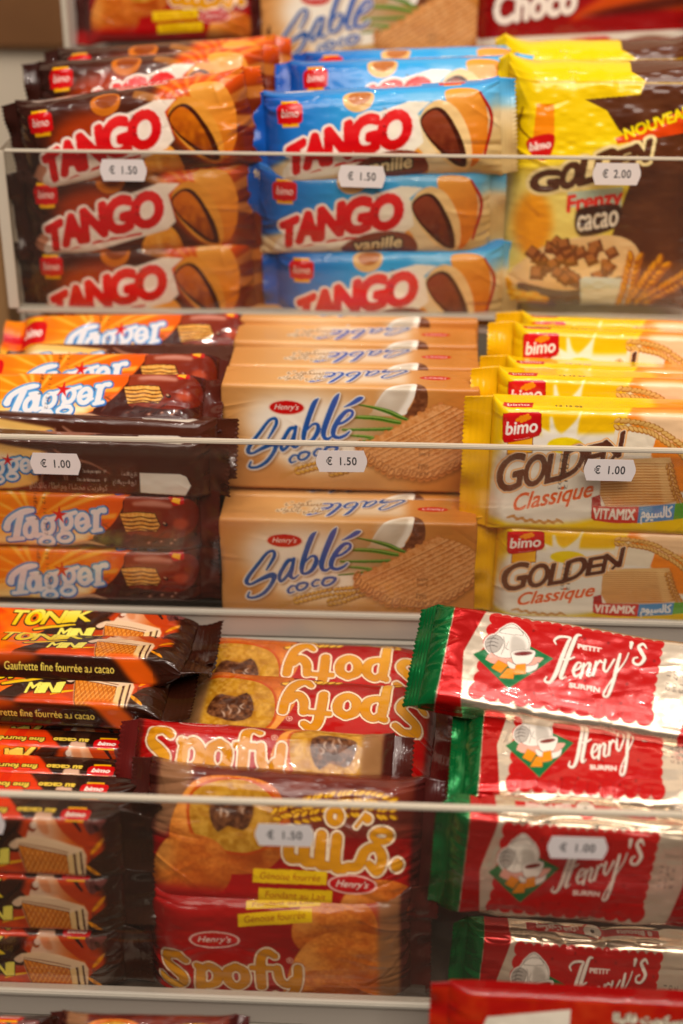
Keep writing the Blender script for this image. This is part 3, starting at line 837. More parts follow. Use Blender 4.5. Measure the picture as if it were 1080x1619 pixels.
def art_spofy_side():
    """the same cake lying with its other print up: cake left, wheat and Arabic name right, strips below"""
    A = Art(0, 13.0, -1.0, 7.0, 22, (170, 28, 26))
    one = np.ones((A.h, A.w), bool)
    A.paint(one, A.grad((190, 34, 30), (150, 20, 24), (6, 0), (6, 3)))
    A.paint(A.blur(one & (A.Y[:, None] > 3.9), .5), (92, 40, 32), .95)
    A.mottle(one & (A.Y[:, None] > 3.8), (136, 66, 50), 1.0, 15, .6)
    A.paint(A.blur(A.poly([(-1, 3.2), (1.2, 3.2), (2.2, 6.0), (2.0, 8), (-1, 8)]), .2), (150, 112, 82), .9)
    A.paint(A.blur(one & (A.X[None, :] < .5), .2), (70, 32, 28), .95)
    soft_cake(A, 4.1, 4.1, 2.7, 40); soft_cake(A, 2.4, 1.9, 1.8, 46, False)
    A.paint(A.blur(one & (A.Y[:, None] < .9) & (A.X[None, :] < 7), .3), (176, 30, 34), .9)
    soft_cake(A, 11.2, .3, 1.9, 50, False)
    grains(A, [(6.2, 4.6), (8.2, 5.4), (10.4, 5.7), (11.6, 5.4)], .42, (226, 176, 60), (140, 82, 24), 22)
    grains(A, [(7.2, 4.5), (9.4, 5.0), (11.8, 5.0)], .38, (226, 176, 60), (140, 82, 24), 16)
    m = np.zeros_like(one)
    for k in range(4):
        m |= A.stroke([(6.9 + k * .72, 3.9 - .05 * k, .46), (6.9 + k * .72, 2.75 - .1 * k, .5), (7.3 + k * .72, 2.6 - .1 * k, .4)], sm=5)
    m |= A.stroke([(9.6, 2.4, .4), (10.1, 2.5, .46), (10.4, 3.2, .44), (10.9, 3.4, .4), (11.2, 2.9, .44), (11.0, 2.3, .42), (10.6, 2.6, .34)], sm=6)
    m |= A.ring(8.9, 4.7, .26, .3, .3) | A.ell(10.4, 4.7, .2, .2) | A.ell(11.9, 2.6, .28, .3) | A.stroke([(9.9, 4.3, .12), (10.3, 4.9, .12)], sm=3) | A.ring(11.1, 3.95, .4, .26, .3)
    A.paint(A.dil(m, .12), (246, 226, 200)); A.paint(A.dil(m, .03), (150, 84, 30)); A.paint(m, (220, 156, 52))
    for x, y, t in ((5.3, 1.35, 'Génoise fourrée'), (5.6, .45, 'Fondant au Lait')):
        A.paint(A.poly([(x, y), (x + 3.4, y + .15), (x + 3.4, y + .8), (x, y + .66)]), (238, 200, 30))
        A.paint(A.line(t, x + .3, y + .2, .32, 2.8, 2, .15, .02), (176, 60, 24))
    script_badge(A, 9.9, 1.6, 1.05, .40, 'Henry’s', (190, 30, 38), 0, (236, 190, 180), 1)
    A.paint(A.blur(one & (A.X[None, :] > 12.5), .15), (74, 30, 28), .97)
    return A


HENRY = [
    [(405, 168, 5), (396, 150, 8), (420, 134, 9), (470, 140, 8), (462, 160, 12), (440, 230, 15), (420, 300, 15), (398, 335, 11), (372, 330, 8), (378, 312, 5)],
    [(520, 128, 6), (500, 132, 12), (482, 180, 15), (462, 250, 15), (446, 310, 14), (452, 322, 7), (468, 312, 4)],
    [(430, 236, 6), (470, 238, 8), (500, 228, 5)],
    [(506, 290, 5), (530, 276, 7), (534, 256, 6), (516, 256, 9), (502, 288, 11), (514, 312, 8), (540, 300, 4)],
    [(548, 258, 9), (544, 290, 11), (538, 318, 9)], [(546, 280, 5), (566, 256, 7), (578, 262, 11), (570, 300, 11), (580, 312, 6), (596, 298, 4)],
    [(606, 250, 9), (602, 280, 11), (596, 308, 9)], [(604, 274, 5), (622, 246, 8), (634, 252, 7)],
    [(648, 240, 9), (644, 280, 10), (660, 290, 7), (690, 240, 8)],
    [(716, 218, 10), (706, 270, 13), (694, 340, 12), (676, 396, 10), (656, 398, 8), (662, 370, 6), (700, 310, 5), (740, 252, 5), (756, 212, 4)],
    [(766, 166, 14), (764, 190, 8)],
    [(838, 190, 6), (822, 172, 10), (802, 184, 12), (818, 212, 14), (832, 238, 13), (812, 264, 10), (784, 258, 9), (782, 238, 7), (800, 232, 5)],
]


def art_henry(ribbon=True):
    """foil biscuit packet: silver ground, red biscuit shape, green lozenge with a tea set"""
    A = Art(0, 14.0, -2.2, 7.0, 25, (226, 210, 190))
    one = np.ones((A.h, A.w), bool)
    A.foil(one, .45); A.foil(one & ((A.Y[:, None] < .25) | (A.Y[:, None] > 5.0)), .85)
    K = aff([(100, 35), (900, 170), (45, 370)], [(3.0, 4.75), (10.9, 4.75), (2.55, .65)])
    A.frame(lambda p: np.array(p, float))
    red = (190, 26, 26); grn = (0, 122, 66)
    for q, c, v in ([[(0, -2.4), (.75, -2.4), (1.0, 7.2), (0, 7.2)], grn, .55], [[(.8, -2.4), (2.3, -2.4), (1.75, 2.6), (2.5, 5.0), (2.3, 7.2), (1.0, 7.2)], red, .45],
                    [[(14, -2.4), (12.6, -2.4), (12.1, .0), (12.75, 2.6), (12.3, 5.2), (12.7, 7.2), (14, 7.2)], red, .45]):
        m = A.poly(q); A.paint(m, c); A.foil(m, v)
    A.frame(K)
    bis = A.poly([(100, 35), (900, 170), (860, 500), (45, 370)])
    edge = np.zeros_like(bis)
    C = [np.array(p, float) for p in ((100, 40), (895, 175), (858, 490), (60, 362))]
    for a, b, n, r in ((C[0], C[1], 17, 26), (C[1], C[2], 9, 24), (C[3], C[2], 12, 38), (C[0], C[3], 7, 30)):
        for t in np.linspace(0, 1, n):
            q = a + (b - a) * t
            edge |= A.ell(q[0], q[1], r * 1.1, r)
    A.paint(bis | edge, (196, 22, 20)); A.foil(bis | edge, .15)
    A.mottle(bis, (186, 20, 20), .8, 4, .5)
    for t in np.linspace(0.03, 1, 12):
        q = C[3] + (C[2] - C[3]) * t
        A.paint(A.ring(q[0], q[1], 38, 34, 4) & ~A.poly([(100, 35), (900, 170), (866, 455), (52, 325)]), (170, 16, 18), .7)
    for x, y in ((290, 105), (420, 100), (540, 145), (655, 165), (560, 330), (760, 350), (740, 432), (650, 440), (420, 390), (880, 250), (540, 440), (330, 380)):
        A.paint(A.ell(x, y, 7, 7), (140, 12, 16), .8)
    loz = A.poly([(14, 205), (190, 130), (402, 234), (206, 362)])
    A.paint(loz, (0, 118, 68)); A.foil(loz, .1)
    W = (240, 232, 222); L = (70, 60, 56)
    pot = A.poly([(92, 148), (120, 112), (160, 92), (215, 96), (258, 130), (276, 170), (262, 205), (215, 222), (150, 222), (104, 196)], 6)
    lid = A.poly([(128, 108), (150, 86), (180, 74), (206, 84), (232, 108), (240, 124), (180, 118)], 5)
    jug = A.poly([(66, 158), (84, 128), (120, 124), (150, 150), (130, 192), (92, 196)], 5)
    cloth = A.poly([(78, 230), (110, 196), (180, 214), (330, 226), (352, 236), (300, 268), (240, 250), (150, 256)], 2)
    cup = A.poly([(204, 196), (304, 196), (300, 240), (276, 258), (230, 256), (208, 236)], 5)
    sau = A.poly([(186, 240), (240, 262), (310, 262), (332, 250), (322, 280), (270, 290), (200, 270)], 4)
    A.paint(A.dil(pot | lid | jug, .09), W); A.paint(cloth, (236, 176, 160)); A.foil(A.dil(pot | lid | jug | cloth | cup | sau, .1), 0)
    A.paint(pot | lid | sau, W); A.paint(jug, (186, 178, 170))
    for y in (140, 156, 172):
        A.paint(A.stroke([(72, y, 3), (100, y - 6, 5), (128, y + 2, 3)], sm=5), L, .7)
    for m in (pot, lid, jug, cup, sau):
        A.paint(A.dil(m, .03) & ~m, L, .8)
    A.paint(A.blur(A.poly([(190, 130), (250, 150), (262, 200), (200, 215)], 4), .1) * pot, (196, 188, 178), .9)
    A.paint(A.stroke([(150, 130, 3), (160, 170, 4), (150, 208, 3)], sm=5), L, .6); A.paint(A.stroke([(176, 150, 2), (168, 180, 4), (186, 190, 2)], sm=5), L, .6)
    A.paint(cup, W); A.paint(A.ell(254, 206, 50, 13), (214, 200, 190)); A.paint(A.ell(254, 208, 42, 9), (120, 26, 22)); A.paint(A.dil(cup, .02) & ~cup, L, .7)
    for q in ([(112, 268), (140, 234), (190, 258), (160, 292)], [(156, 312), (188, 272), (226, 276), (222, 318)], [(220, 300), (228, 256), (272, 254), (278, 296)]):
        m = A.poly(q); A.paint(m, (236, 152, 22)); A.paint(A.dil(m, .02) & ~m, (150, 84, 10), .8)
    m = np.zeros_like(bis)
    for q in HENRY:
        m |= A.stroke([(x, y, w * 1.25) for x, y, w in q], sm=7)
    A.paint(A.shift(m, .03, -.04), (120, 30, 24), .8); A.paint(m, (244, 232, 220)); A.foil(m, 0)
    for t, x, y, w in (('PETIT', 512, 188, 112), ('SURFIN', 490, 358, 144)):
        n = glyphs(t)[..., 0].max()
        s = A.text(t, lambda q: np.stack([x + q[:, 0] / n * w, y + q[:, 0] / n * w * .155 - q[:, 1] * 18], 1), .03)
        A.paint(s, (240, 220, 210)); A.foil(s, 0)
    A.frame(lambda p: np.array(p, float))
    # lower side: red ribbon with the seal and the count
    for y in (-1.05,) if ribbon else ():
        m = A.poly([(3.0, y - .1), (11.4, y - .1), (11.4, y + .55), (3.0, y + .55)]); A.paint(m, (190, 20, 24)); A.foil(m, .2)
        A.paint(A.line('8 Biscuits', 8.2, y + .08, .3, 2.0, 0, 0, .025), (240, 220, 210)); A.paint(A.line(arabic('بسكويت هنري'), 3.8, y + .12, .36, 2.6, 0, 0, .03), (240, 220, 210))
        A.paint(A.ell(7.1, y + .22, .62, .62), (196, 24, 28)); A.paint(A.ell(7.1, y + .22, .54, .54), (236, 226, 214)); A.paint(A.ell(7.1, y + .22, .12, .14), (60, 40, 30)); A.paint(A.ring(7.1, y + .22, .38, .38, .04), (180, 30, 30))
    for y in (5.95,):
        m = A.poly([(3.4, y), (11.0, y), (11.0, y + .5), (3.4, y + .5)]); A.paint(m, (196, 24, 26)); A.foil(m, .2)
        A.paint(A.line('8 Biscuits', 10.6, y + .40, .3, 2.0, 180, 0, .025, 1), (240, 220, 210)); A.paint(A.line(arabic('بسكويت هنري'), 6.4, y + .38, .34, 2.4, 180, 0, .03, 1), (240, 220, 210))
        A.paint(A.ell(7.2, y + .25, .6, .6), (196, 24, 28)); A.paint(A.ell(7.2, y + .25, .5, .5), (236, 226, 214)); A.paint(A.ell(7.2, y + .25, .12, .14), (60, 40, 30))
    for k in range(3):
        A.paint(A.line(('11 12', '07 04', '2 13')[k], 11.35 + .32 * k, 3.4, .2, 1.1, -90, 0, .012, 1), (90, 80, 76), .7)
    return A


def art_tango(blue=False):
    """filled biscuit packet; chocolate brown or vanilla blue"""
    A = Art(0, 13.0, -1.0, 7.0, 18, (66, 34, 26))
    one = np.ones((A.h, A.w), bool)
    A.frame(aff([(40, 395), (1010, 300), (25, 95)], [(0.2, 0), (12.6, 0), (0.2, 5.0)]))
    if blue:
        A.paint(one, A.grad((28, 84, 172), (74, 172, 230), (0, 60), (420, 60)))
        A.paint(A.blur(A.poly([(-50, 390), (130, 290), (480, 170), (760, 110), (1200, 60), (1200, 460), (-50, 560)], 3), .2), (236, 214, 172))
        A.paint(A.blur(A.poly([(600, 60), (1250, -30), (1250, 60), (700, 120)]), .3), (120, 190, 230), .8)
        A.paint(A.blur(A.poly([(860, 180), (1200, 100), (1200, 460), (820, 460)]), .5), (206, 176, 120), .8)
    else:
        A.paint(one, A.grad((60, 30, 24), (88, 44, 30), (0, 100), (600, 100)))
        A.paint(A.blur(A.ell(330, 190, 170, 70, -10), .6), (190, 70, 30), .8)
        A.paint(A.blur(A.poly([(640, 80), (760, -80), (1150, -160), (1150, 330), (900, 330), (700, 200)], 3), .4), (222, 92, 26), .95)
        A.paint(A.blur(A.poly([(960, 60), (1150, 20), (1150, 420), (920, 420)]), .5), (96, 36, 20), .8)
        for k in range(9):
            a = math.radians(-170 + k * 22)
            A.paint(A.blur(A.poly([(800, 120), (800 + 260 * math.cos(a), 120 + 260 * math.sin(a)), (800 + 260 * math.cos(a + .16), 120 + 260 * math.sin(a + .16))]), .1), (244, 176, 92), .5)
        A.paint(A.blur(A.poly([(40, 330), (110, 270), (160, 370), (90, 395)]), .1), (214, 150, 120), .95)
        A.paint(A.blur(A.poly([(230, 370), (360, 310), (420, 350), (330, 395)]), .1), (206, 110, 40), .9)
    # biscuits behind the name and at the right
    A.paint(A.ell(425, 85, 68, 44, -12), (206, 120, 48) if not blue else (232, 190, 130)); A.paint(A.ell(430, 78, 50, 28, -12), (150, 74, 28) if not blue else (190, 120, 70))
    A.paint(A.poly([(540, 300), (590, 240), (650, 222), (700, 250), (720, 310), (690, 360), (600, 370), (540, 345)], 5), A.grad((240, 170, 74), (206, 116, 36), (600, 230), (640, 370)))
    A.mottle(A.poly([(540, 300), (590, 240), (650, 222), (700, 250), (720, 310), (690, 360), (600, 370), (540, 345)], 5), (250, 196, 110), .4, 5, .7)
    A.paint(A.poly([(790, 50), (870, 20), (940, 40), (975, 120), (960, 220), (900, 280), (860, 180)], 6), A.grad((240, 176, 90), (214, 120, 44), (800, 30), (980, 250)))
    if blue:
        A.paint(A.stroke([(940, 40, 8), (990, 120, 14), (960, 240, 10)]), (176, 36, 34))
    A.paint(A.poly([(694, 116), (760, 74), (836, 92), (892, 165), (906, 245), (884, 296), (830, 288), (760, 245), (702, 180)], 6), (226, 156, 72) if not blue else (240, 206, 150))
    A.paint(A.poly([(688, 134), (750, 96), (806, 116), (868, 200), (884, 272), (852, 282), (790, 252), (710, 188)], 6), (74, 30, 16))
    A.paint(A.poly([(694, 142), (745, 106), (796, 130), (842, 200), (858, 268), (800, 240), (722, 188)], 6), A.grad((206, 110, 34), (124, 54, 20), (720, 110), (820, 260)) if not blue else A.grad((150, 70, 44), (92, 34, 22), (720, 110), (820, 260)))
    A.mottle(A.poly([(694, 142), (745, 106), (796, 130), (842, 200), (858, 268), (800, 240), (722, 188)], 6), (230, 140, 50) if not blue else (150, 80, 50), .5, 9, .6)
    # wedge and name
    A.paint(A.poly([(70, 392), (96, 330), (180, 262), (500, 128), (640, 84), (730, 80), (676, 120), (700, 210), (660, 240), (300, 340)]), (244, 228, 212) if not blue else (246, 238, 220))
    A.paint(A.stroke([(200, 338, 4), (360, 296, 12), (540, 262, 10)], sm=4), (206, 40, 34))
    m = warp_word(A, 'TANGO', [118, 190, 284, 392, 512, 650], [352, 322, 302, 272, 245, 218], [88, 98, 108, 112, 108], .04, .17)
    A.paint(A.dil(m, .14), (248, 232, 220)); A.paint(m, A.grad((232, 60, 60), (196, 10, 22), (300, 160), (330, 330)))
    if blue:
        A.paint(A.poly([(380, 330), (470, 270), (600, 240), (690, 250), (720, 300), (640, 350), (480, 372)], 4), (132, 62, 40))
        s = A.line('vanille', 440, 330, 40, 210, 10, .3, .03, -1)
        A.paint(A.dil(s, .12), (72, 48, 40)); A.paint(s, (236, 216, 170))
        A.paint(A.ell(322, 380, 46, 26), (240, 176, 110)); A.paint(A.ell(330, 378, 14, 10), (196, 70, 30))
        A.paint(A.stroke([(240, 400, 8), (290, 380, 10), (340, 395, 6)]), (60, 40, 30))
    A.paint(A.line('15 12', 528, 110, 14, 90, -90, 0, .01, -1), (70, 20, 20), .7)
    A.frame(lambda p: np.array(p, float))
    red_badge(A, 1.5, 3.9, 1.35, 1.15, 'bimo', 0, 1)
    # top side
    m = A.line('TANGO', 8.6, 6.1, .5, 2.6, 180, 0, .08, 1)
    A.paint(A.dil(m, .1), (244, 190, 180)); A.paint(m, (214, 40, 44))
    if blue:
        A.paint(A.blur(one & (A.Y[:, None] > 5.1), .1), (66, 136, 200), .6)
        A.paint(A.dil(m, .1), (244, 190, 180)); A.paint(m, (214, 40, 44))
        red_badge(A, 10.4, 5.8, 1.4, .9, 'bimo', 0, 1)
        A.paint(A.poly([(1.2, 5.7), (2.9, 5.6), (2.6, 6.2), (1.7, 6.3)]), (226, 220, 226))
    else:
        A.paint(A.poly([(1.4, 5.6), (3.8, 5.7), (4.0, 6.1), (1.2, 6.2)], 3), (196, 180, 170), .8)
    return A


def art_bag():
    """big yellow cereal bag, brown upper right, bowl and milk below; the cartoon figure is left off"""
    A = Art(0, 11.0, 0, 14.6, 17, (246, 212, 24))
    one = np.ones((A.h, A.w), bool)
    A.frame(aff([(520, 1000), (1220, 1000), (520, 280)], [(0.2, 0), (10.8, 0), (0.2, 12.6)]))
    A.paint(A.blur(A.poly([(500, 560), (760, 480), (960, 420), (900, 800), (700, 1010), (500, 1010)], 3), 1.0), (250, 232, 150), .9)
    br = A.poly([(780, 285), (1400, 230), (1400, 1100), (690, 1100), (690, 930), (960, 800), (905, 740), (945, 600), (1000, 460), (905, 380), (860, 320)])
    A.paint(br, A.grad((80, 42, 26), (104, 58, 34), (1000, 300), (1100, 900)))
    A.mottle(br, (128, 80, 50), 1.6, 5, .5)
    A.paint(A.blur(A.ell(615, 700, 70, 110), .4), (244, 150, 30), .75)
    # ribbon top right
    A.paint(A.poly([(895, 410), (1200, 290), (1260, 300), (1260, 372), (905, 428)]), (226, 84, 24))
    A.paint(A.line('NOUVEAU', 935, 412, 34, 250, 19, 0, .05, -1), (250, 226, 60))
    # maker's shield
    A.paint(A.poly([(608, 300), (670, 300), (678, 420), (600, 420)]), (246, 150, 40)); A.paint(A.stroke([(560, 320, 8), (552, 380, 10), (590, 415, 8)]), (120, 80, 20), .7)
    A.paint(A.poly([(576, 430), (610, 405), (676, 400), (670, 460), (640, 486), (600, 470)], 3), (206, 40, 40)); A.paint(A.line('bimo', 590, 455, 24, 76, 10, .2, .04, -1), (250, 220, 210))
    m = warp_word(A, 'GOLDEN', [598, 704, 772, 826, 902, 958, 1020], [590, 580, 566, 552, 516, 500, 480], [62, 78, 84, 84, 62, 66], .15, .13)
    A.paint(A.dil(m, .2), (246, 226, 170)); A.paint(m, (92, 54, 36))
    A.paint(A.poly([(735, 590), (935, 570), (935, 640), (740, 640)], 0), (190, 214, 214), .8)
    f = A.text('Frenzy', lambda q: np.stack([738 + q[:, 0] / glyphs('Frenzy')[..., 0].max() * 196, 658 - q[:, 0] * 8 - q[:, 1] * 54], 1), .06)
    A.paint(f, (232, 70, 60))
    A.paint(A.blur(A.poly([(770, 660), (800, 640), (925, 630), (930, 690), (890, 720), (800, 740), (770, 710)], 4), .05), (72, 40, 28))
    c = A.text('cacao', lambda q: np.stack([778 + q[:, 0] / glyphs('cacao')[..., 0].max() * 146, 722 - q[:, 0] * 7 - q[:, 1] * 76], 1), .04)
    A.paint(A.dil(c, .1), (72, 40, 28)); A.paint(c, (240, 228, 210))
    # bowl of chocolate cereal
    f0 = A.f; ctr = np.array([760.0, 900.0])
    A.frame(lambda q: f0(np.concatenate([ctr + (np.array(q, float)[..., :2] - ctr) * [1.12, 1.22], np.array(q, float)[..., 2:]], -1)))
    A.fs = f0.s
    A.paint(A.poly([(560, 880), (690, 790), (900, 765), (985, 810), (970, 885), (860, 935), (700, 942), (590, 920)], 6), (240, 206, 156))
    A.paint(A.poly([(590, 905), (760, 930), (945, 880), (880, 985), (760, 1010), (660, 990)], 5), (96, 54, 32))
    r = np.random.default_rng(3)
    for k in range(60):
        x, y = r.uniform(590, 950), r.uniform(750, 915)
        if abs((x - 770) / 160) ** 2 + abs((y - 842) / 62) ** 2 < 1:
            g = r.uniform(22, 34); a = r.uniform(0, 90)
            t = np.radians(a + np.arange(4) * 90)
            A.paint(A.poly(np.stack([x + g * np.cos(t), y + g * .8 * np.sin(t)], 1)), (128, 72, 38)); A.paint(A.poly(np.stack([x - 4 + g * .6 * np.cos(t), y - 6 + g * .5 * np.sin(t)], 1)), (184, 118, 68))
    for x, y in ((545, 910), (560, 940), (600, 950), (640, 955), (670, 975), (580, 975), (620, 985)):
        A.paint(A.ell(x, y, 30, 22), (246, 184, 30)); A.paint(A.ell(x - 6, y - 7, 14, 9), (252, 216, 100), .8)
    A.frame(f0)
    # glass of milk, wheat
    A.paint(A.poly([(800, 890), (820, 880), (990, 885), (1005, 900), (985, 1010), (815, 1010)]), (214, 222, 214)); A.paint(A.poly([(812, 925), (996, 920), (984, 1010), (820, 1010)]), (236, 234, 222))
    grains(A, [(975, 1000), (985, 900), (1000, 800)], 36, (236, 170, 50), (176, 104, 24), 11); grains(A, [(1010, 1000), (1050, 900), (1110, 820)], 36, (236, 170, 50), (176, 104, 24), 11); grains(A, [(1040, 1010), (1100, 940), (1200, 880)], 36, (236, 170, 50), (176, 104, 24), 11)
    # folded top: two yellow bands ending in brown
    A.frame(lambda p: np.array(p, float))
    A.paint(A.poly([(7.0, 12.5), (11, 12.7), (11, 14.6), (6.6, 14.6), (7.4, 13.6)]), (98, 56, 36))
    A.paint(one & (np.abs(A.Y[:, None] - 13.5) < .05), (206, 168, 16), .8)
    return A


def art_red():
    """plain red wafer sleeve seen from its back: white date field, small lettering"""
    A = Art(0, 14.0, -1.0, 5.0, 20, (168, 32, 22))
    one = np.ones((A.h, A.w), bool)
    A.mottle(one, (180, 48, 32), 1.2, 4, .7); A.mottle(one, (206, 96, 52), .7, 14, .4)
    A.paint(A.blur(one & (A.Y[:, None] > 3.65), .06), (150, 14, 16), .95)
    A.paint(A.poly([(1.6, 1.9), (5.6, 2.25), (5.6, 3.15), (1.8, 2.55)]), (226, 216, 200))
    for y, t in ((2.65, 'بسكويت فانيلا'), (1.95, 'قطع محشوة بالكريمة')):
        m = A.line(arabic(t), 7.6, y, .42, 3.2, 0, 0, .03); A.paint(A.dil(m, .05), (70, 60, 30)); A.paint(m, (230, 220, 200))
    A.paint(A.ell(12.3, 2.2, .85, .8), (236, 150, 120)); A.paint(A.ell(12.3, 2.2, .75, .7), (176, 28, 36)); A.paint(A.line('bimo', 11.75, 2.05, .4, 1.1, 12, .2, .03), (236, 220, 210)); A.paint(A.poly([(11.9, 2.7), (12.7, 2.85), (12.7, 3.1), (11.9, 3.0)]), (230, 170, 40))
    A.paint(A.poly([(2.6, .9), (4.4, 1.1), (4.3, 1.5), (2.6, 1.3)]), (226, 216, 200))
    return A


def art_stripe():
    """dark red sleeve with a white swash name, pale lower half"""
    A = Art(0, 13.0, -1.0, 6.0, 15, (150, 20, 26))
    one = np.ones((A.h, A.w), bool)
    A.paint(A.blur(A.poly([(5.5, 2.0), (9, 2.6), (13, 2.4), (13, 4.0), (8.5, 3.7)], 4), .3), (206, 90, 36), .9)
    A.paint(A.blur(A.poly([(6, 2.2), (13, 2.6), (13, 3.4)], 3), .3), (80, 30, 22), .9)
    m = warp_word(A, 'Choco', [1.0, 2.4, 3.6, 4.6, 5.6, 6.6], [0] * 6, [1] * 5) if False else A.line('Choco', .9, 2.0, 1.7, 5.0, 6, .2, .12)
    A.paint(A.dil(m, .12), (120, 14, 20)); A.paint(m, (240, 226, 214))
    A.paint(one & (A.Y[:, None] < 1.2), (226, 212, 196)); A.paint(A.blur(A.poly([(4.2, -.2), (7.6, .2), (7.8, 1.0), (4.4, .7)], 4), .08), (200, 30, 34))
    A.paint(A.line('Choco', 4.7, .1, .5, 2.4, 6, .2, .05), (240, 226, 214)); A.paint(A.blur(A.ell(10.5, .3, 1.6, .6), .2), (112, 62, 40))
    return A


# ------------------------------------------------------------------ materials
def mat(name, col=(.8, .8, .8), rough=.5, metal=0.0, spec=.5, coat=0.0, bump=None, vary=0.0):
    m = bpy.data.materials.new(name); m.use_nodes = True
    nt = m.node_tree; b = nt.nodes['Principled BSDF']
    b.inputs['Base Color'].default_value = (*col, 1); b.inputs['Roughness'].default_value = rough
    b.inputs['Metallic'].default_value = metal; b.inputs['Specular IOR Level'].default_value = spec
    b.inputs['Coat Weight'].default_value = coat; b.inputs['Coat Roughness'].default_value = .06
    if bump or vary:
        tc = nt.nodes.new('ShaderNodeTexCoord'); n = nt.nodes.new('ShaderNodeTexNoise')
        n.inputs['Scale'].default_value = bump[0] if bump else 12; n.inputs['Detail'].default_value = 4
        nt.links.new(tc.outputs['Object'], n.inputs['Vector'])
        if bump:
            bp = nt.nodes.new('ShaderNodeBump'); bp.inputs['Strength'].default_value = bump[1]; bp.inputs['Distance'].default_value = bump[2]
            nt.links.new(n.outputs['Fac'], bp.inputs['Height']); nt.links.new(bp.outputs['Normal'], b.inputs['Normal'])
        if vary:
            mx = nt.nodes.new('ShaderNodeMix'); mx.data_type = 'RGBA'
            mx.inputs[6].default_value = (*[c * (1 - vary) for c in col], 1); mx.inputs[7].default_value = (*[min(1, c * (1 + vary)) for c in col], 1)
            nt.links.new(n.outputs['Fac'], mx.inputs[0]); nt.links.new(mx.outputs[2], b.inputs['Base Color'])
    return m


def wrapper_mat(name, rough, coat, spec=.5, bump=(90, .12, .0012)):
    m = mat(name, (.8, .8, .8), rough, 0, spec, coat, bump)
    nt = m.node_tree; b = nt.nodes['Principled BSDF']
    a = nt.nodes.new('ShaderNodeAttribute'); a.attribute_name = 'print'
    nt.links.new(a.outputs['Color'], b.inputs['Base Color']); nt.links.new(a.outputs['Alpha'], b.inputs['Metallic'])
    return m


M_FILM = wrapper_mat('printed_film', .25, .5, .25, bump=(34, .36, .0022))
M_PAPER = wrapper_mat('waxed_paper', .34, .22, .3, bump=(60, .10, .001))
M_FOIL = wrapper_mat('printed_foil', .24, .35, bump=(38, .35, .002))
M_EDGE = mat('polished_acrylic_edge', (.62, .55, .44), .35)
M_ALU = mat('satin_aluminium', (.52, .46, .39), .42, .2, bump=(300, .05, .0003))
M_LIP = mat('pale_lip', (.46, .42, .35), .4)
M_WHITE = mat('white_lacquer', (.76, .69, .60), .45, vary=.05)
M_SHADE = mat('gap_shade_brown', (.05, .032, .022), .6)  # shade put into the colour: keeps tray insides dark between the packets
M_WALL = mat('cream_wall', (.72, .62, .48), .8, vary=.06)
M_WOOD = mat('brown_wood', (.20, .085, .028), .5, vary=.3)
M_PALEWOOD = mat('pale_wood', (.50, .27, .11), .5, vary=.15)
M_FLOOR = mat('shop_floor', (.09, .06, .04), .5, vary=.2)
M_STICK = mat('sticker_paper', (.80, .74, .73), .55)
M_INK = mat('sticker_ink', (.04, .04, .045), .6)


def acrylic():
    m = bpy.data.materials.new('clear_acrylic'); m.use_nodes = True
    nt = m.node_tree; nt.nodes.clear()
    out = nt.nodes.new('ShaderNodeOutputMaterial')
    tr = nt.nodes.new('ShaderNodeBsdfTransparent'); tr.inputs['Color'].default_value = (.965, .955, .935, 1)
    gl = nt.nodes.new('ShaderNodeBsdfGlossy'); gl.inputs['Roughness'].default_value = .02
    df = nt.nodes.new('ShaderNodeBsdfDiffuse'); df.inputs['Color'].default_value = (.75, .66, .55, 1)
    lw = nt.nodes.new('ShaderNodeLayerWeight'); lw.inputs['Blend'].default_value = .5
    pw = nt.nodes.new('ShaderNodeMath'); pw.operation = 'POWER'; pw.inputs[1].default_value = 5.0
    fr = nt.nodes.new('ShaderNodeMath'); fr.operation = 'MULTIPLY_ADD'; fr.inputs[1].default_value = .96; fr.inputs[2].default_value = .04
    nt.links.new(lw.outputs['Facing'], pw.inputs[0]); nt.links.new(pw.outputs[0], fr.inputs[0])
    m1 = nt.nodes.new('ShaderNodeMixShader'); m2 = nt.nodes.new('ShaderNodeMixShader')
    # fine dust and wiping marks on the sheet
    tc = nt.nodes.new('ShaderNodeTexCoord'); ns = nt.nodes.new('ShaderNodeTexNoise'); ns.inputs['Scale'].default_value = 14; ns.inputs['Detail'].default_value = 6
    mp = nt.nodes.new('ShaderNodeMapRange'); mp.inputs['To Min'].default_value = .002; mp.inputs['To Max'].default_value = .016
    nt.links.new(tc.outputs['Object'], ns.inputs['Vector']); nt.links.new(ns.outputs['Fac'], mp.inputs['Value'])
    nt.links.new(mp.outputs['Result'], m1.inputs['Fac']); nt.links.new(tr.outputs[0], m1.inputs[1]); nt.links.new(df.outputs[0], m1.inputs[2])
    nt.links.new(fr.outputs[0], m2.inputs['Fac']); nt.links.new(m1.outputs[0], m2.inputs[1]); nt.links.new(gl.outputs[0], m2.inputs[2])
    nt.links.new(m2.outputs[0], out.inputs['Surface'])
    return m


M_ACRYL = acrylic()


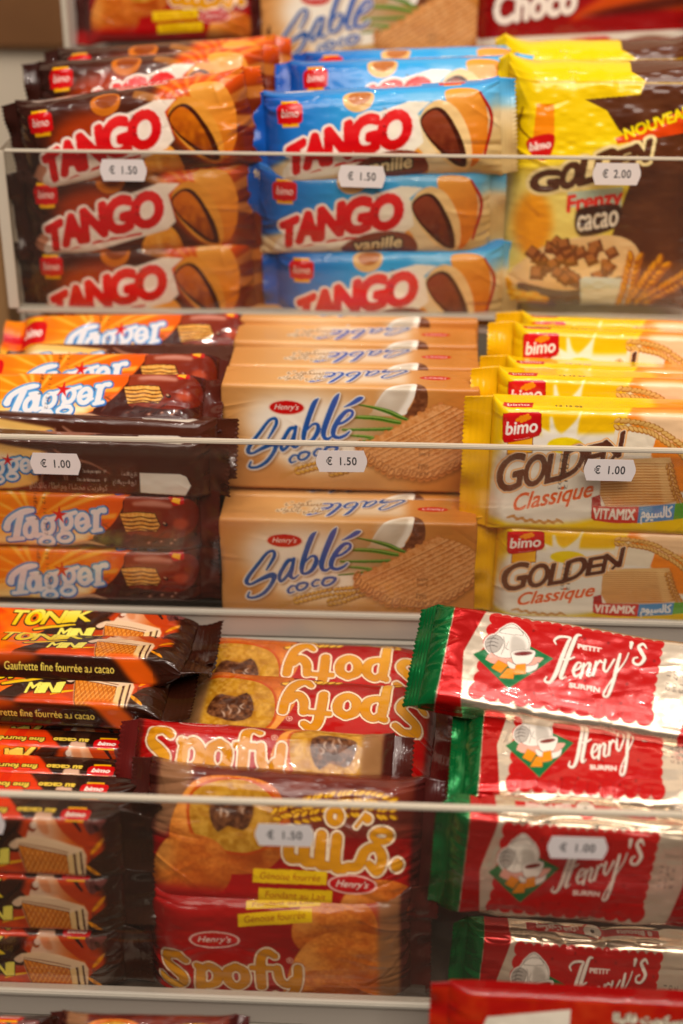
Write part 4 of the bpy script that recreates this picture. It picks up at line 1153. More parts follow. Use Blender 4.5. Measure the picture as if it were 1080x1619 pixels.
# ------------------------------------------------------------------ mesh helpers (cm in, metres out)
def mesh_from(name, v, faces, m, colors=None, smooth_=True):
    me = bpy.data.meshes.new(name)
    v = np.asarray(v, np.float32) * .01
    f = np.asarray(faces, np.int32)
    me.vertices.add(len(v)); me.vertices.foreach_set('co', v.ravel())
    me.loops.add(f.size); me.loops.foreach_set('vertex_index', f.ravel())
    me.polygons.add(len(f)); me.polygons.foreach_set('loop_start', np.arange(0, f.size, f.shape[1], dtype=np.int32))
    me.update(calc_edges=True)
    if smooth_:
        me.polygons.foreach_set('use_smooth', np.ones(len(f), bool))
    if colors is not None:
        a = me.color_attributes.new('print', 'FLOAT_COLOR', 'POINT')
        a.data.foreach_set('color', np.asarray(colors, np.float32).ravel())
    me.materials.append(m)
    return me


def grid_faces(nu, nv, closed):
    """vertex k = iu * nv + iv; closed wraps iv"""
    iu = np.arange(nu - 1)[:, None]; n = nv if closed else nv - 1
    iv = np.arange(n)[None, :]; jv = (iv + 1) % nv
    q = np.stack([iu * nv + iv, (iu + 1) * nv + iv, (iu + 1) * nv + jv, iu * nv + jv], -1)
    return q.reshape(-1, 4)


def obj(name, me, parent=None, m=None):
    o = bpy.data.objects.new(name, me); COL.objects.link(o)
    if parent is not None:
        o.parent = parent
    return o


def tag(o, label, cat, group=None, kind=None):
    if label: o['label'] = label
    if cat: o['category'] = cat
    if group: o['group'] = group
    if kind: o['kind'] = kind
    return o


def empty(name, loc, label, cat, group=None):
    o = bpy.data.objects.new(name, None); COL.objects.link(o)
    o.location = loc; o.empty_display_size = .02
    return tag(o, label, cat, group)


def box_me(name, x0, x1, y0, y1, z0, z1, m, r=.04, origin=(0, 0, 0)):
    """bevelled box"""
    import bmesh
    bm = bmesh.new()
    bmesh.ops.create_cube(bm, size=1)
    for v in bm.verts:
        v.co = ((x0 + x1) / 2 + v.co.x * (x1 - x0), (y0 + y1) / 2 + v.co.y * (y1 - y0), (z0 + z1) / 2 + v.co.z * (z1 - z0))
    if r:
        bmesh.ops.bevel(bm, geom=list(bm.edges), offset=min(r, .3 * min(x1 - x0, y1 - y0, z1 - z0)), segments=2, affect='EDGES')
    for v in bm.verts:
        v.co = [(c - o) * .01 for c, o in zip(v.co, origin)]
    me = bpy.data.meshes.new(name); bm.to_mesh(me); bm.free(); me.materials.append(m)
    return me


# ------------------------------------------------------------------ packets
def creases(u, v, L, V, n, seed, amp, reach, ends=True):
    """sharp folds of film, most of them fanning in from the sealed ends; height in cm"""
    r = np.random.default_rng(seed)
    d = np.zeros(np.broadcast(u, v).shape)
    for k in range(n):
        side = k % 2
        if ends:
            x0 = 0 if side == 0 else L; y0 = r.uniform(0, V); a = r.normal(0, .45) + (0 if side == 0 else math.pi); l = reach * r.uniform(.4, 1.3)
        else:
            x0, y0, a, l = r.uniform(0, L), r.uniform(0, V), r.uniform(0, math.pi), r.uniform(.8, 2.6)
        c, s = math.cos(a), math.sin(a)
        t = (u - x0) * c + (v - y0) * s; w = -(u - x0) * s + (v - y0) * c
        f = np.clip(1 - t / l, 0, 1) * (t > -.3)
        wd = r.uniform(.05, .16)
        d += amp * r.choice([-1, 1]) * r.uniform(.4, 1) * f * (np.exp(-np.abs(w) / wd) - .6 * np.exp(-np.abs(w + .25) / (wd * 2.2)))
    return d


def packet(name, art, L, H, T, r=.5, taper=1.2, flat=.10, bulge=.12, wrinkle=.05, ncr=26, seed=1, style='flow', su=1.0, sv=1.0, mtl=None, seal=(.9, .9), flare=.06, crumple=0.0):
    """returns meshes: wrapper body + two end seals. Front lies on y=0 facing -y, x centred, z from 0"""
    A = art; d = A.d
    nu = max(24, int(L * d / su))
    du = (np.arange(nu) + .5) / nu * L
    lo, hi = A.y0 * sv, A.y1 * sv
    per = 2 * (H + T)
    hi = min(hi, lo + per - .6)
    nv_d = int((hi - lo) * d / sv)
    vd = lo + (np.arange(nv_d) + .5) / nv_d * (hi - lo)
    nb = max(8, int((per - (hi - lo)) * 5))
    vb = hi + (np.arange(nb) + .5) / nb * (per - (hi - lo))
    v = np.concatenate([vd, vb])
    nv = len(v)
    # point on the sharp outline (z, y) for each v
    w = np.mod(v, per)
    z = np.where(w < H, w, np.where(w < H + T, H, np.where(w < 2 * H + T, 2 * H + T - w, 0)))
    y = np.where(w < H, 0, np.where(w < H + T, w - H, np.where(w < 2 * H + T, T, per - w)))
    rr = min(r, T * .49)
    cz = np.clip(z, rr, H - rr); cy = np.clip(y, rr, T - rr)
    nz, ny = z - cz, y - cy
    n = np.hypot(nz, ny) + 1e-9; nz, ny = nz / n, ny / n
    pz, py = cz + nz * rr, cy + ny * rr
    U = du[:, None]; V = v[None, :]
    e = np.minimum(U, L - U)
    rng = np.random.default_rng(seed)
    if style == 'box':
        s = np.ones_like(U); hs = np.ones_like(U)
    else:
        t = np.clip(e / taper, 0, 1)
        s = flat + (1 - flat) * np.sin(t * math.pi / 2) ** .75
        hs = 1 + flare * (1 - t) ** 2
    mid = T * .5
    bl = bulge * np.clip(1 - (2 * U / L - 1) ** 4, 0, 1) * np.clip(np.sin(np.clip(pz / H, 0, 1) * math.pi), 0, 1)[None, :]
    disp = bl + .5 * wrinkle * (vnoise(nv, nu, per / 1.5, L / 1.7, seed + 5).T - .5) * 2
    disp = disp + .18 * wrinkle * (vnoise(nv, nu, per / .45, L / .5, seed + 6).T - .5) * 2
    if ncr:
        disp = disp + creases(U, np.mod(V - lo, per), L, per, ncr, seed + 9, wrinkle * 1.75, taper * 1.6)
        disp = disp + creases(U, np.mod(V - lo, per), L, per, ncr // 3, seed + 19, wrinkle * .6, 2, False)
    if crumple:
        q = 1 - np.abs(2 * vnoise(nv, nu, per / 2.6, L / 3.4, seed + 31).T - 1)
        q = q ** 4 + .3 * (1 - np.abs(2 * vnoise(nv, nu, per / 1.1, L / 1.7, seed + 32).T - 1)) ** 4
        low = np.where(w < H, np.clip(1 - w / 1.2, 0, 1) + np.clip(1 - (H - w) / .9, 0, 1), 1.0)
        disp = disp - crumple * q * (.12 + .88 * low)[None, :]
    if style == 'box':
        edge = np.exp(-e / .25)
        disp = disp - .06 * edge
    X = np.broadcast_to(U - L / 2, (nu, nv)).copy()
    Y = mid + (py[None, :] - mid) * s + ny[None, :] * disp
    Z = H / 2 + (pz[None, :] - H / 2) * hs + nz[None, :] * disp * .6
    if style != 'box':
        X += .05 * (vnoise(nv, nu, per / 1.2, 6, seed + 2).T - .5) * (1 - np.clip(e / taper, 0, 1))
    # colour
    h, wd = A.c.shape[:2]
    ci = np.clip((du / su * d).astype(int), 0, wd - 1); ri = np.clip(((v / sv - A.y0) * d).astype(int), 0, h - 1)
    ri[nv_d:] = h - 1
    ri = np.where((np.arange(nv) >= nv_d + nb // 2), 0, ri)
    C = A.c[ri][:, ci].transpose(1, 0, 2)
    P = np.stack([X, Y, Z], -1).reshape(-1, 3)
    F = grid_faces(nu, nv, True)[:, ::-1]
    Cc = C.reshape(-1, 4)
    out = []
    if style == 'box':
        # folded ends: rings closing towards the middle with envelope folds
        for sgn, iu in ((-1, 0), (1, nu - 1)):
            base = np.stack([X[iu], Y[iu], Z[iu]], -1); col = C[iu]
            rings = [base]
            for q, o in ((.97, .05), (.8, .07), (.45, .05), (.02, .08)):
                ring = base.copy()
                ring[:, 1] = mid + (base[:, 1] - mid) * q; ring[:, 2] = H / 2 + (base[:, 2] - H / 2) * q
                ring[:, 0] = base[:, 0] + sgn * (o + .03 * np.sin(np.arange(nv) * .05))
                rings.append(ring)
            R = np.stack(rings)
            f = grid_faces(len(rings), nv, True)
            out.append(mesh_from('end_fold', R.reshape(-1, 3), f if sgn < 0 else f[:, ::-1], mtl, np.tile(col, (len(rings), 1))))
    else:
        for sgn, iu, sl in ((-1, 0, seal[0]), (1, nu - 1, seal[1])):
            if sl <= 0:
                continue
            m_ = 90; k = 14
            zz = np.linspace(-flare * H * .5 + .05, H + flare * H * .5 - .05, m_)
            loopz = np.concatenate([zz, zz[::-1]]); th = np.concatenate([np.full(m_, -1.0), np.full(m_, 1.0)])
            q = np.linspace(0, 1, k)[:, None]
            tooth = np.abs(np.mod(loopz / .24, 1) - .5) * 2 * .12
            xx = sgn * (L / 2 - .03 + q * (sl + tooth[None, :] * (q > .9)))
            a1, a2, ph = rng.uniform(.12, .30), rng.uniform(.05, .14), rng.uniform(0, 6)
            yy = mid + th[None, :] * (.02 + (T * flat * .5 - .02) * (1 - q) ** 3) + q * (a1 * np.sin(loopz[None, :] * 1.3 + ph) + a2 * np.sin(loopz[None, :] * 3.7 + 2 * ph)) + .022 * np.sin(q * sl / .16 * 6.28) + q ** 2 * rng.uniform(-.5, .5)
            zz2 = np.broadcast_to(loopz[None, :], yy.shape) * (1 - .04 * q) + .02 * H * q
            # colour carried on from the wrapper's edge
            rz = np.clip(((np.clip(loopz, 0, H) / sv - A.y0) * d).astype(int), 0, h - 1)
            col = A.c[rz, ci[iu]][None].repeat(k, 0)
            out.append(mesh_from('end_seal', np.stack([xx, yy, zz2], -1).reshape(-1, 3), grid_faces(k, 2 * m_, True), mtl, col.reshape(-1, 4)))
    body = mesh_from('wrapper', P, F, mtl, Cc)
    return dict(body=body, ends=out, L=L, H=H, T=T, endname='end_fold' if style == 'box' else 'end_seal')


from mathutils import Matrix, Vector


def place(K, name, label, cat, group, p, lean=0, roll=0, yaw=0, anchor='c', scale=1.0):
    """p: where the middle of the front print stands (cm from the lens); lean back, roll in its own plane"""
    M = Matrix.Translation(Vector(CAM) + Vector(p) * .01) @ Matrix.Rotation(math.radians(yaw), 4, 'Z') @ Matrix.Rotation(-math.radians(lean), 4, 'X') @ Matrix.Rotation(-math.radians(roll), 4, 'Y')
    off = {'c': K['H'] / 2, 't': K['H'], 'b': 0}[anchor] * scale
    M = M @ Matrix.Translation((0, 0, -off * .01))
    o = empty(name, (0, 0, 0), label, cat, group)
    o.matrix_world = M
    if scale != 1:
        o.scale = (scale,) * 3
    obj('wrapper', K['body'], o)
    for e in K['ends']:
        obj(K['endname'], e, o)
    return o


# ------------------------------------------------------------------ the stepped display: four trays
def W(p):
    return tuple((CAM + np.asarray(p, float) * .01))


def tray(label, Y, ztop, zbot, zfloor, yback, x0, x1, railh=1.8, side=None, risers=()):
    t = empty('display_tray', W((0, Y + 5, zfloor)), label, 'display tray', 'stepped acrylic display trays')
    org = (0, Y + 5, zfloor)
    def part(name, me):
        return obj(name, me, t)
    B = lambda n, a, b, c, d, e, f, m, r=.04: part(n, box_me(n, a, b, c, d, e, f, m, r, org))
    if ztop is not None:
        B('front_panel', x0, x1, Y, Y + .30, zbot + .02, ztop - (.17 if Y < 80 else .132), M_ACRYL, .02)
        B('panel_edge', x0, x1, Y - .01, Y + .31, ztop - (.168 if Y < 80 else .13), ztop + (.05 if Y < 80 else .02), M_EDGE, .05)
    if railh < .9:
        B('lip', x0 - .2, x1, Y - .1, Y + .7, zbot - .3, zbot, M_LIP, .06)
        B('floor', x0, x1, Y + .72, yback, zfloor - .5, zfloor, M_WHITE, .03)
        B('side_panel', x0 - .32, x0 - .02, Y + .0, yback, zbot - .2, side, M_ACRYL, .05)
        B('side_edge', x0 - .62, x0 - .01, Y - .20, Y - .02, zbot, side, M_EDGE, .05)
        return t
    rail = B('rail', x0 - .2, x1, Y - .15, Y + .6, zbot - railh + .3, zbot - .26, M_ALU, .05)
    for za, zb, yb in ((zbot - .258, zbot + .02, Y - .01), (zbot - railh, zbot - railh + .18, Y + .6)):
        obj('lip', box_me('lip', x0 - .2, x1, Y - .30, yb, za, zb, M_LIP, .06, org), rail)
    B('floor', x0, x1, Y + .62, yback, zfloor - .5, zfloor, M_SHADE, .03)
    B('back_panel', x0, x1, yback + .01, yback + .5, zfloor - .5, zfloor + 6.0, M_SHADE, .03)
    for xa, xb, ya, yb, h in risers:
        B('riser', xa, xb, ya, yb, zfloor + .005, zfloor + h, M_SHADE, .03)
    if side:
        B('side_panel', x0 - .32, x0 - .02, Y + .0, yback, zbot - railh, side, M_ACRYL if ztop is not None else M_WHITE, .05)
        B('side_edge', x0 - .33, x0 - .01, Y - .30, Y - .02, zbot, side, M_EDGE, .05)
    return t


ZA, ZB, ZC = -21.6, -32.85, -41.9
tray('upper clear fronted tray with brown and blue packets and a yellow bag', 82, ZA, -30.75, -31.6, 96, -22.6, 27, .5, side=ZA)
tray('middle clear fronted tray with caramel brown boxes between chocolate bars and yellow packets', 69, ZB, -42.8, -44.45, 81.5, -28, 27, 1.85, side=None, risers=((-9.9, 4.1, 69.7, 81, .55),))
tray('lowest clear fronted tray, holding soft cakes and silver and red foil packets', 51.8, ZC, -53.3, -54.7, 68.2, -30, 27, 1.9, risers=((-25, 1.4, 52.5, 56.5, .35),))
tray('topmost tray at the back of the display, pale metal corner at its left end', 96.6, None, -20.6, -20.9, 112, -21.7, 30, 1.0, side=-8.0)
tray('tray at the very bottom of the picture, pale inside, below the lowest clear front', 40.0, None, -66.0, -67.0, 51.0, -30, 27, 1.8)

# what the trays step up on, and the shop behind
o = obj('plinth', box_me('plinth', -30, 27, 68.80, 81, -56.7, -44.70, M_WHITE, .03, (0, 75, -57))); o.location = W((0, 75, -57))
tag(o, 'white riser panel seen below the aluminium rail of the middle tray', 'riser', None)
o = obj('plinth', box_me('plinth', -30, 27, 51.62, 68, -68, -55.25, M_WHITE, .03, (0, 60, -68))); o.location = W((0, 60, -68))
tag(o, 'white riser panel under the lowest clear front, at the foot of the picture', 'riser', None)
o = obj('wall', box_me('wall', -120, 120, 126, 128, -120, 120, M_WALL, 0, (0, 126, -120))); o.location = W((0, 126, -120)); o['kind'] = 'structure'
o = obj('floor', box_me('floor', -250, 250, -150, 260, -146, -144.5, M_FLOOR, 0, (0, 0, -146))); o.location = W((0, 0, -146)); o['kind'] = 'structure'
p = at(95, 78, 125); q = at(-60, 78, 125)
o = obj('wooden_board', box_me('wooden_board', q[0] - 10, p[0] + 4, 125, 125.98, p[2], p[2] + 30, M_WOOD, .2, tuple(p))); o.location = W(p)
tag(o, 'dark brown wooden board above the cream wall at the upper left', 'board')
p = at(18, 260, 90)
o = obj('wooden_upright', box_me('wooden_upright', p[0] - 14, p[0] - .6, 88, 91, -60, p[2] - 1.2, M_PALEWOOD, .1, (p[0] - 7, 90, -60))); o.location = W((p[0] - 7, 90, -60))
tag(o, 'pale orange wooden upright beside the left end of the trays', 'upright')

# ------------------------------------------------------------------ press every wrapper
A_sable, A_tag, A_tagb, A_gold, A_tonik = [f().done() for f in (art_sable, art_tagger, art_tagger_back, art_golden, art_tonik)]
A_spofy, A_spofs, A_henry, A_tc, A_bag, A_red, A_str = [f().done() for f in (art_spofy, art_spofy_side, art_henry, art_tango, art_bag, art_red, art_stripe)]
A_tb = art_tango(True).done()
A_henry1 = art_henry(False).done()
A_spofyw = art_spofy(False).done()

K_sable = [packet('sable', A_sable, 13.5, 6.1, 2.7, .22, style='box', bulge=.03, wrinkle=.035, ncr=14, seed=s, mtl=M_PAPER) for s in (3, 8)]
K_tag = [packet('tag', A_tag, 13.2, 3.3, 1.9, .42, 1.1, .10, .06, .05, 36, s, mtl=M_FILM, seal=(1.0, 1.0), su=13.2 / 14) for s in (11, 12)]
K_tagb = [packet('tagb', A_tagb, 13.2, 3.2, 1.9, .42, 1.1, .10, .06, .055, 36, s, mtl=M_FILM, seal=(1.0, 1.0), su=13.2 / 14) for s in (13, 14)]
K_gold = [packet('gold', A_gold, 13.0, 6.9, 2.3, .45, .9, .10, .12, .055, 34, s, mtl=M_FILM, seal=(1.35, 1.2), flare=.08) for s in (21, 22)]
K_goldl = packet('gold', A_gold, 13.0, 5.7, 2.3, .45, .9, .10, .12, .05, 34, 23, mtl=M_FILM, seal=(1.3, 1.2), sv=5.7 / 6.9)
K_ton = [packet('ton', A_tonik, 12.4, 3.3, 1.7, .36, 1.3, .10, .06, .055, 40, s, mtl=M_FILM, seal=(1.2, 1.3)) for s in (31, 32)]
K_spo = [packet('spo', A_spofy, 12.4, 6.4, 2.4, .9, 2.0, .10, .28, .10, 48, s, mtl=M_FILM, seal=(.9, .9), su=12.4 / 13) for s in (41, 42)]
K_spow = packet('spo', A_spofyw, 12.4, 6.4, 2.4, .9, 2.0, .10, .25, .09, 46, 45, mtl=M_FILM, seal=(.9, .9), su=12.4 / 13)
K_spo3 = packet('spo', A_spofy, 12.4, 3.8, 2.2, .8, 2.0, .10, .2, .09, 48, 44, mtl=M_FILM, seal=(.9, .9), su=12.4 / 13)
K_spos = packet('spos', A_spofs, 13.0, 6.4, 2.4, .9, 2.0, .10, .3, .10, 48, 43, mtl=M_FILM, seal=(.9, .9))
K_hen1 = packet('hen', A_henry1, 14.0, 5.4, 1.9, .5, 1.0, .25, .08, .07, 60, 53, mtl=M_FOIL, seal=(.7, .8), sv=5.4 / 5.2, crumple=.12)
K_hen = [packet('hen', A_henry, 14.0, 7.0, 2.6, .7, 1.0, .25, .10, .085, 80, s, mtl=M_FOIL, seal=(.8, .8), sv=7 / 5.2, crumple=.38) for s in (51, 52)]
K_tc = [packet('tc', A_tc, 13.0, 5.0, 2.4, .9, 1.6, .10, .30, .10, 44, s, mtl=M_FILM, seal=(.8, .8)) for s in (61, 62)]
K_tb = [packet('tb', A_tb, 13.0, 5.0, 2.4, .9, 1.6, .10, .30, .10, 44, s, mtl=M_FILM, seal=(.8, .8)) for s in (63, 64)]
K_bag = packet('bag', A_bag, 11.0, 13.6, 4.0, 1.7, 1.6, .12, .4, .16, 46, 71, mtl=M_FILM, seal=(.5, .5), sv=13.6 / 14.6)
K_red = packet('red', A_red, 14.0, 3.8, 1.3, .3, 1.2, .10, .05, .05, 30, 81, mtl=M_FILM, seal=(.8, .8))
K_str = packet('str', A_str, 13.0, 4.6, 2.2, .5, 1.2, .10, .05, .05, 20, 82, mtl=M_FILM, seal=(.8, .8))

# ------------------------------------------------------------------ third tray: brown and blue packets, the yellow bag
G = 'brown chocolate biscuit packets with a red name'
for k, (px, py, Y, le, ro, lab) in enumerate([
        (212, 214, 82.9, 6, 9.0, 'brown packet with red lettering tilted on top of its stack'),
        (216, 338, 82.7, 2, 4.5, 'brown packet with red lettering second from the top of its stack'),
        (222, 452, 82.6, 0, 3.5, 'brown packet with red lettering at the bottom of its stack, cut off by the rail'),
        (238, 154, 86.2, 20, 5.0, 'brown packet just behind the tilted top one, its upper strip and dark end showing'),
        (262, 132, 89.2, 24, 4.0, 'rearmost brown packet of its stack, mostly hidden under the yellow striped red cake packet')]):
    place(K_tc[k % 2], 'biscuit_packet', lab, 'biscuit packet', G, at(px, py, Y), le, ro)
G = 'blue vanilla biscuit packets'
for k, (px, py, Y, le, ro, lab) in enumerate([
        (605, 213, 82.9, 10, 4.0, 'blue and cream packet on top of its stack, red name above the clear front edge'),
        (592, 340, 82.7, -2, 1.0, 'blue and cream packet in the middle of its stack, behind the clear front'),
        (616, 462, 82.6, 0, 1.5, 'blue and cream packet at the bottom of its stack, just above the caramel boxes'),
        (640, 160, 86.2, 22, 2.5, 'blue packet behind the top one of its stack, half of its red name showing'),
        (660, 138, 89.2, 28, 2.5, 'rearmost blue packet of its stack, only a strip under the brown box showing')]):
    place(K_tb[k % 2], 'biscuit_packet', lab, 'biscuit packet', G, at(px, py, Y), le, ro)
G = 'yellow cereal bags'
place(K_bag, 'cereal_bag', 'big yellow and brown cereal bag with a bowl and a milk glass on its front', 'cereal bag', G, at(955, 300, 83.6), 8, 0)
place(K_bag, 'cereal_bag', 'second yellow and brown bag, only its folded top showing over the front bag', 'cereal bag', G, at(945, 258, 88.3), 8, 1)

# ------------------------------------------------------------------ topmost tray, far out of focus
place(K_spos, 'cake_packet', 'blurred red cake packet with a yellow strip in the topmost tray, over the brown packets', 'cake packet', None, at(266, -8, 98), 14, 2, 0, 'c', .84)
place(K_sable[0], 'biscuit_box', 'blurred caramel brown box with a blue name in the topmost tray', 'biscuit box', None, at(583, 46, 98.2), 6, 0)
place(K_str, 'biscuit_sleeve', 'blurred dark red sleeve with a white swash name in the topmost tray', 'biscuit sleeve', None, at(925, 24, 97.6), 10, 3)

# ------------------------------------------------------------------ middle tray: chocolate bars, caramel boxes, yellow packets
G = 'chocolate wafer bars with an orange front'
for k, (px, py, Y, le, ro, lab) in enumerate([
        (122, 911, 69.75, 0, -.2, 'orange fronted chocolate bar at the very bottom of its stack, above the aluminium rail'),
        (118, 825, 69.7, 2, -.4, 'orange fronted chocolate bar second from the bottom of its stack'),
        (122, 627, 72.5, 58, 1.0, 'orange chocolate bar above the brown backed ones, lower of two names'),
        (150, 594, 74.9, 58, 1.5, 'orange chocolate bar with wafer showing, upper of two overlapping names'),
        (212, 531, 80.2, 55, 2.0, 'rearmost chocolate bar with its bright orange sealed end, just below the upper rail')]):
    place(K_tag[k % 2], 'chocolate_bar', lab, 'chocolate bar', G, at(px, py, Y), le, ro)
G = 'chocolate wafer bars turned with their brown backs out'
for k, (px, py, Y, le, ro, lab) in enumerate([
        (129, 741, 69.8, 0, -1.2, 'chocolate bar showing its brown back and white date field, right behind the price tag'),
        (141, 707, 70.7, 12, -1.5, 'chocolate bar showing its brown back, crossed by the clear front edge, above the price tag'),
        (215, 573, 77.6, 64, 1.0, 'brown backed chocolate bar between the rearmost orange one and two others')]):
    place(K_tagb[k % 2], 'chocolate_bar', lab, 'chocolate bar', G, at(px, py, Y), le, ro)

G = 'caramel brown coconut biscuit boxes'
for k, (x, Y, z, le, ro, lab) in enumerate([
        (-3.1, 69.95, -40.8, 0, .1, 'caramel brown box with blue name at the bottom front, below the other front box'),
        (-3.15, 73.1, -34.55, 1, -.3, 'caramel brown box with blue name crossed by the clear front edge and its price tag'),
        (-3.1, 72.75, -40.85, 0, 0, 'caramel brown box behind the bottom front one, just a strip with a coconut tip showing'),
        (-3.05, 75.95, -34.55, 0, .2, 'caramel brown box directly behind the upper front one, top face showing'),
        (-3.1, 78.7, -34.3, 0, -.2, 'caramel brown box second behind the upper front one, narrow top face showing'),
        (-3.0, 81.2, -33.9, 2, .2, 'caramel brown box third behind the upper front one, narrow top strip showing'),
        (-2.95, 83.9, -33.6, 3, .1, 'rearmost caramel brown box of the middle tray, right under the blue packets')]):
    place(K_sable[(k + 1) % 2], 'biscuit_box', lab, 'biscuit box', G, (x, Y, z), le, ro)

G = 'yellow wafer packets'
for k, (px, py, Y, le, ro, anc, lab) in enumerate([
        (985, 841, 69.9, 0, -1.0, 't', 'yellow packet with brown name at the bottom of its stack, above the aluminium rail'),
        (985, 650, 70.2, 3, -.6, 't', 'yellow packet with brown name behind the price tag and the clear front edge'),
        (988, 600, 73.0, 10, -1.0, 't', 'yellow packet right behind the front one, red badge showing below the rear ones'),
        (995, 582, 75.6, 12, -1.5, 't', 'yellow packet in the middle of the rear row, only a narrow strip showing'),
        (1003, 526, 78.0, 14, -1.5, 't', 'yellow packet with its end fin standing up, second from the back'),
        (1010, 506, 80.6, 18, -1.0, 't', 'rearmost yellow packet of the middle tray, under the cereal bag')]):
    place(K_goldl if k == 0 else K_gold[k % 2], 'wafer_packet', lab, 'wafer packet', G, at(px, py, Y), le, ro, 0, anc)

# ------------------------------------------------------------------ lowest clear fronted tray
G = 'orange and brown mini wafer bars'
for k, (px, py, Y, le, ro, anc, lab) in enumerate([
        (-14, 1517, 52.4, 0, -.4, 'c', 'mini wafer bar at the very bottom of the left stack, cut off by the rail'),
        (-18, 1428, 52.5, 0, -.5, 'c', 'mini wafer bar second from the bottom of the left stack'),
        (-24, 1337, 52.6, 3, -.6, 'c', 'mini wafer bar third from the bottom of the left stack, under the clear edge'),
        (-6, 1275, 54.5, 4, -.5, 't', 'mini wafer bar right at the clear front edge, only its reversed text strip showing'),
        (8, 1249, 56.2, 4, -.5, 't', 'mini wafer bar with red badge, first one wholly above the clear front edge'),
        (22, 1219, 57.9, 5, -1, 't', 'mini wafer bar with red badge, second one above the clear front edge'),
        (34, 1176, 59.6, 6, -1, 't', 'mini wafer bar with white splash, third one above the clear front edge'),
        (44, 1142, 61.4, 8, -1, 't', 'mini wafer bar just below the three lying ones, thin strip showing'),
        (57, 1109, 60.6, 86, -2.0, 'b', 'mini wafer bar lying face up, text side to the front, lowest of three'),
        (91, 1032, 62.6, 104, -2.0, 'b', 'mini wafer bar lying between two others, its yellow text side turned forward'),
        (106, 1021, 64.4, 86, -2.2, 'b', 'mini wafer bar furthest back, its yellow name right below the aluminium rail')]):
    place(K_ton[k % 2], 'wafer_bar', lab, 'wafer bar', G, at(px, py, Y), le, ro, 0, anc)

G = 'soft cakes in red and brown film'
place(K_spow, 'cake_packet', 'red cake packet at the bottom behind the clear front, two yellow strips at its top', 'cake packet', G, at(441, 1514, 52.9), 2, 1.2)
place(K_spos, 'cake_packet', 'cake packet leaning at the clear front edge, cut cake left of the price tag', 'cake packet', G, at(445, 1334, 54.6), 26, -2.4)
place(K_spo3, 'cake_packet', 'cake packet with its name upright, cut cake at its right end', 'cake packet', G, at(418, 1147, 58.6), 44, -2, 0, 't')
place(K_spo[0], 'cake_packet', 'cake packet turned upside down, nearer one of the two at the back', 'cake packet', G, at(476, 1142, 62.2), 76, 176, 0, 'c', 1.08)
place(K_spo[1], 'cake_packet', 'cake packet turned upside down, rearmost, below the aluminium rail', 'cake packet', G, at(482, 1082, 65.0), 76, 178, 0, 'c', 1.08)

G = 'silver and red foil biscuit packets with a green end'
for k, (px, py, Y, le, ro, sc, lab) in enumerate([
        (912, 1385, 53.0, 2, -2.6, .83, 'foil packet upright behind the clear front and the price tag'),
        (925, 1572, 53.6, 8, -2.6, .83, 'foil packet at the bottom of its stack, above the dark red sleeve'),
        (935, 1190, 57.4, 76, -3.5, .83, 'foil packet leaning below the top one, its lower edge crumpled and shiny'),
        (906, 1060, 60.6, 62, -9.0, 1.0, 'big foil packet lying tilted on top, white and red with a green end')]):
    place(K_hen1 if sc == 1.0 else K_hen[k % 2], 'foil_packet', lab, 'foil biscuit packet', G, at(px, py, Y), le, ro, 0, 'c', sc)

# ------------------------------------------------------------------ bottom edge of the picture
place(K_red, 'biscuit_sleeve', 'dark red sleeve with a white date field at the bottom right corner', 'biscuit sleeve', None, at(952, 1578, 48.0), 16, -1.2, 0, 't', .93)
place(K_ton[0], 'wafer_bar', 'orange and brown bar peeping in at the bottom left corner', 'wafer bar', None, at(-130, 1604, 49.2), 40, 0, 0, 't')
place(K_spos, 'cake_packet', 'brown cake packet peeping in at the lower edge near the bottom left corner', 'cake packet', None, at(232, 1607, 49.4), 40, 1, 0, 't', .62)

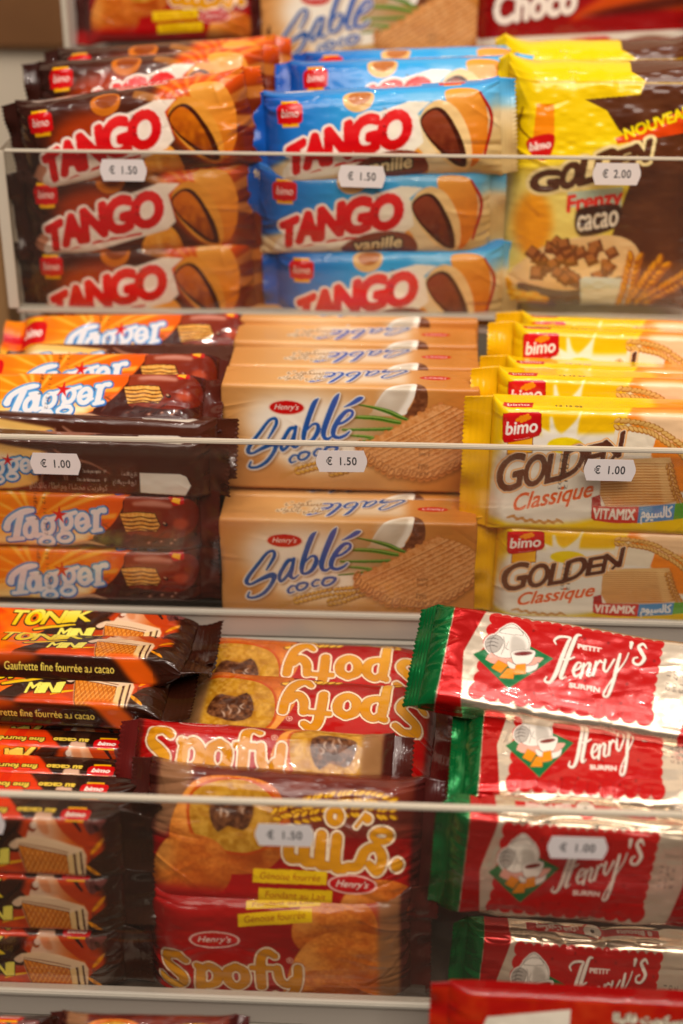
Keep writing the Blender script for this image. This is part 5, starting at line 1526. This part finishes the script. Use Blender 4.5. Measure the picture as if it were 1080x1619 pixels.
# ------------------------------------------------------------------ price stickers on the clear fronts
def price_sticker(txt, p, lab, roll=0):
    import bmesh
    h, w, b = .6, 1.3, .17
    pts = [(-w + b, -h), (w - b, -h), (w - b + .05, -h + .16), (w - .02, -.16), (w, 0), (w - .02, .16), (w - b + .05, h - .16), (w - b, h), (-w + b, h), (-w + b - .05, h - .16), (-w + .02, .16), (-w, 0), (-w + .02, -.16), (-w + b - .05, -h + .16)]
    bm = bmesh.new()
    vs = [bm.verts.new((x, 0, z)) for x, z in pts]; f = bm.faces.new(vs)
    g = bmesh.ops.extrude_face_region(bm, geom=[f])
    for q in g['geom']:
        if isinstance(q, bmesh.types.BMVert): q.co.y -= .015
    bmesh.ops.recalc_face_normals(bm, faces=bm.faces[:])
    cu = bpy.data.curves.new('price', 'FONT'); cu.body = txt; cu.size = .62; cu.align_x = 'CENTER'; cu.space_character = 1.12; cu.space_word = 1.6; cu.offset = .012
    tmp = bpy.data.objects.new('price', cu); me = tmp.to_mesh()
    n0 = len(bm.verts)
    nv = [bm.verts.new((v.co.x * .80, -.019, v.co.y - .20)) for v in me.vertices]
    for pl in me.polygons:
        try:
            fc = bm.faces.new([nv[i] for i in pl.vertices]); fc.material_index = 1
        except ValueError:
            pass
    for v in bm.verts: v.co *= .01
    tmp.to_mesh_clear(); bpy.data.objects.remove(tmp)
    m = bpy.data.meshes.new('price_sticker'); bm.to_mesh(m); bm.free()
    m.materials.append(M_STICK); m.materials.append(M_INK)
    o = obj('price_sticker', m); o.location = W(p); o.rotation_euler = (0, -math.radians(roll), 0)
    tag(o, lab, 'price sticker', 'white price stickers on the clear fronts')


for txt, px, py, Y, lab, ro in [
        ('€ 1.50', 195, 269, 82, 'white price sticker stuck in front of the brown packets of the third tray', 0),
        ('€ 1.50', 572, 279, 82, 'white price sticker stuck in front of the blue packets', -1),
        ('€ 2.00', 975, 275, 82, 'white price sticker reading 2.00 in front of the yellow bag', 0),
        ('€ 1.00', 88, 733, 69, 'white price sticker in front of the brown backed chocolate bars', -.5),
        ('€ 1.50', 540, 729, 69, 'white price sticker in front of the caramel brown boxes', 1),
        ('€ 1.00', 964, 743, 69, 'white price sticker in front of the yellow packets', 0),
        ('€ 1.00', -38, 1300, 51.8, 'white price sticker cut off by the left border, in front of the mini wafer bars', 0),
        ('€ 1.50', 450, 1320, 51.8, 'white price sticker in front of the leaning cake packet', 0),
        ('€ 1.00', 913, 1340, 51.8, 'white price sticker in front of the foil packets', 0)]:
    price_sticker(txt, at(px, py, Y) + np.array([0, -.02, 0]), lab, ro)
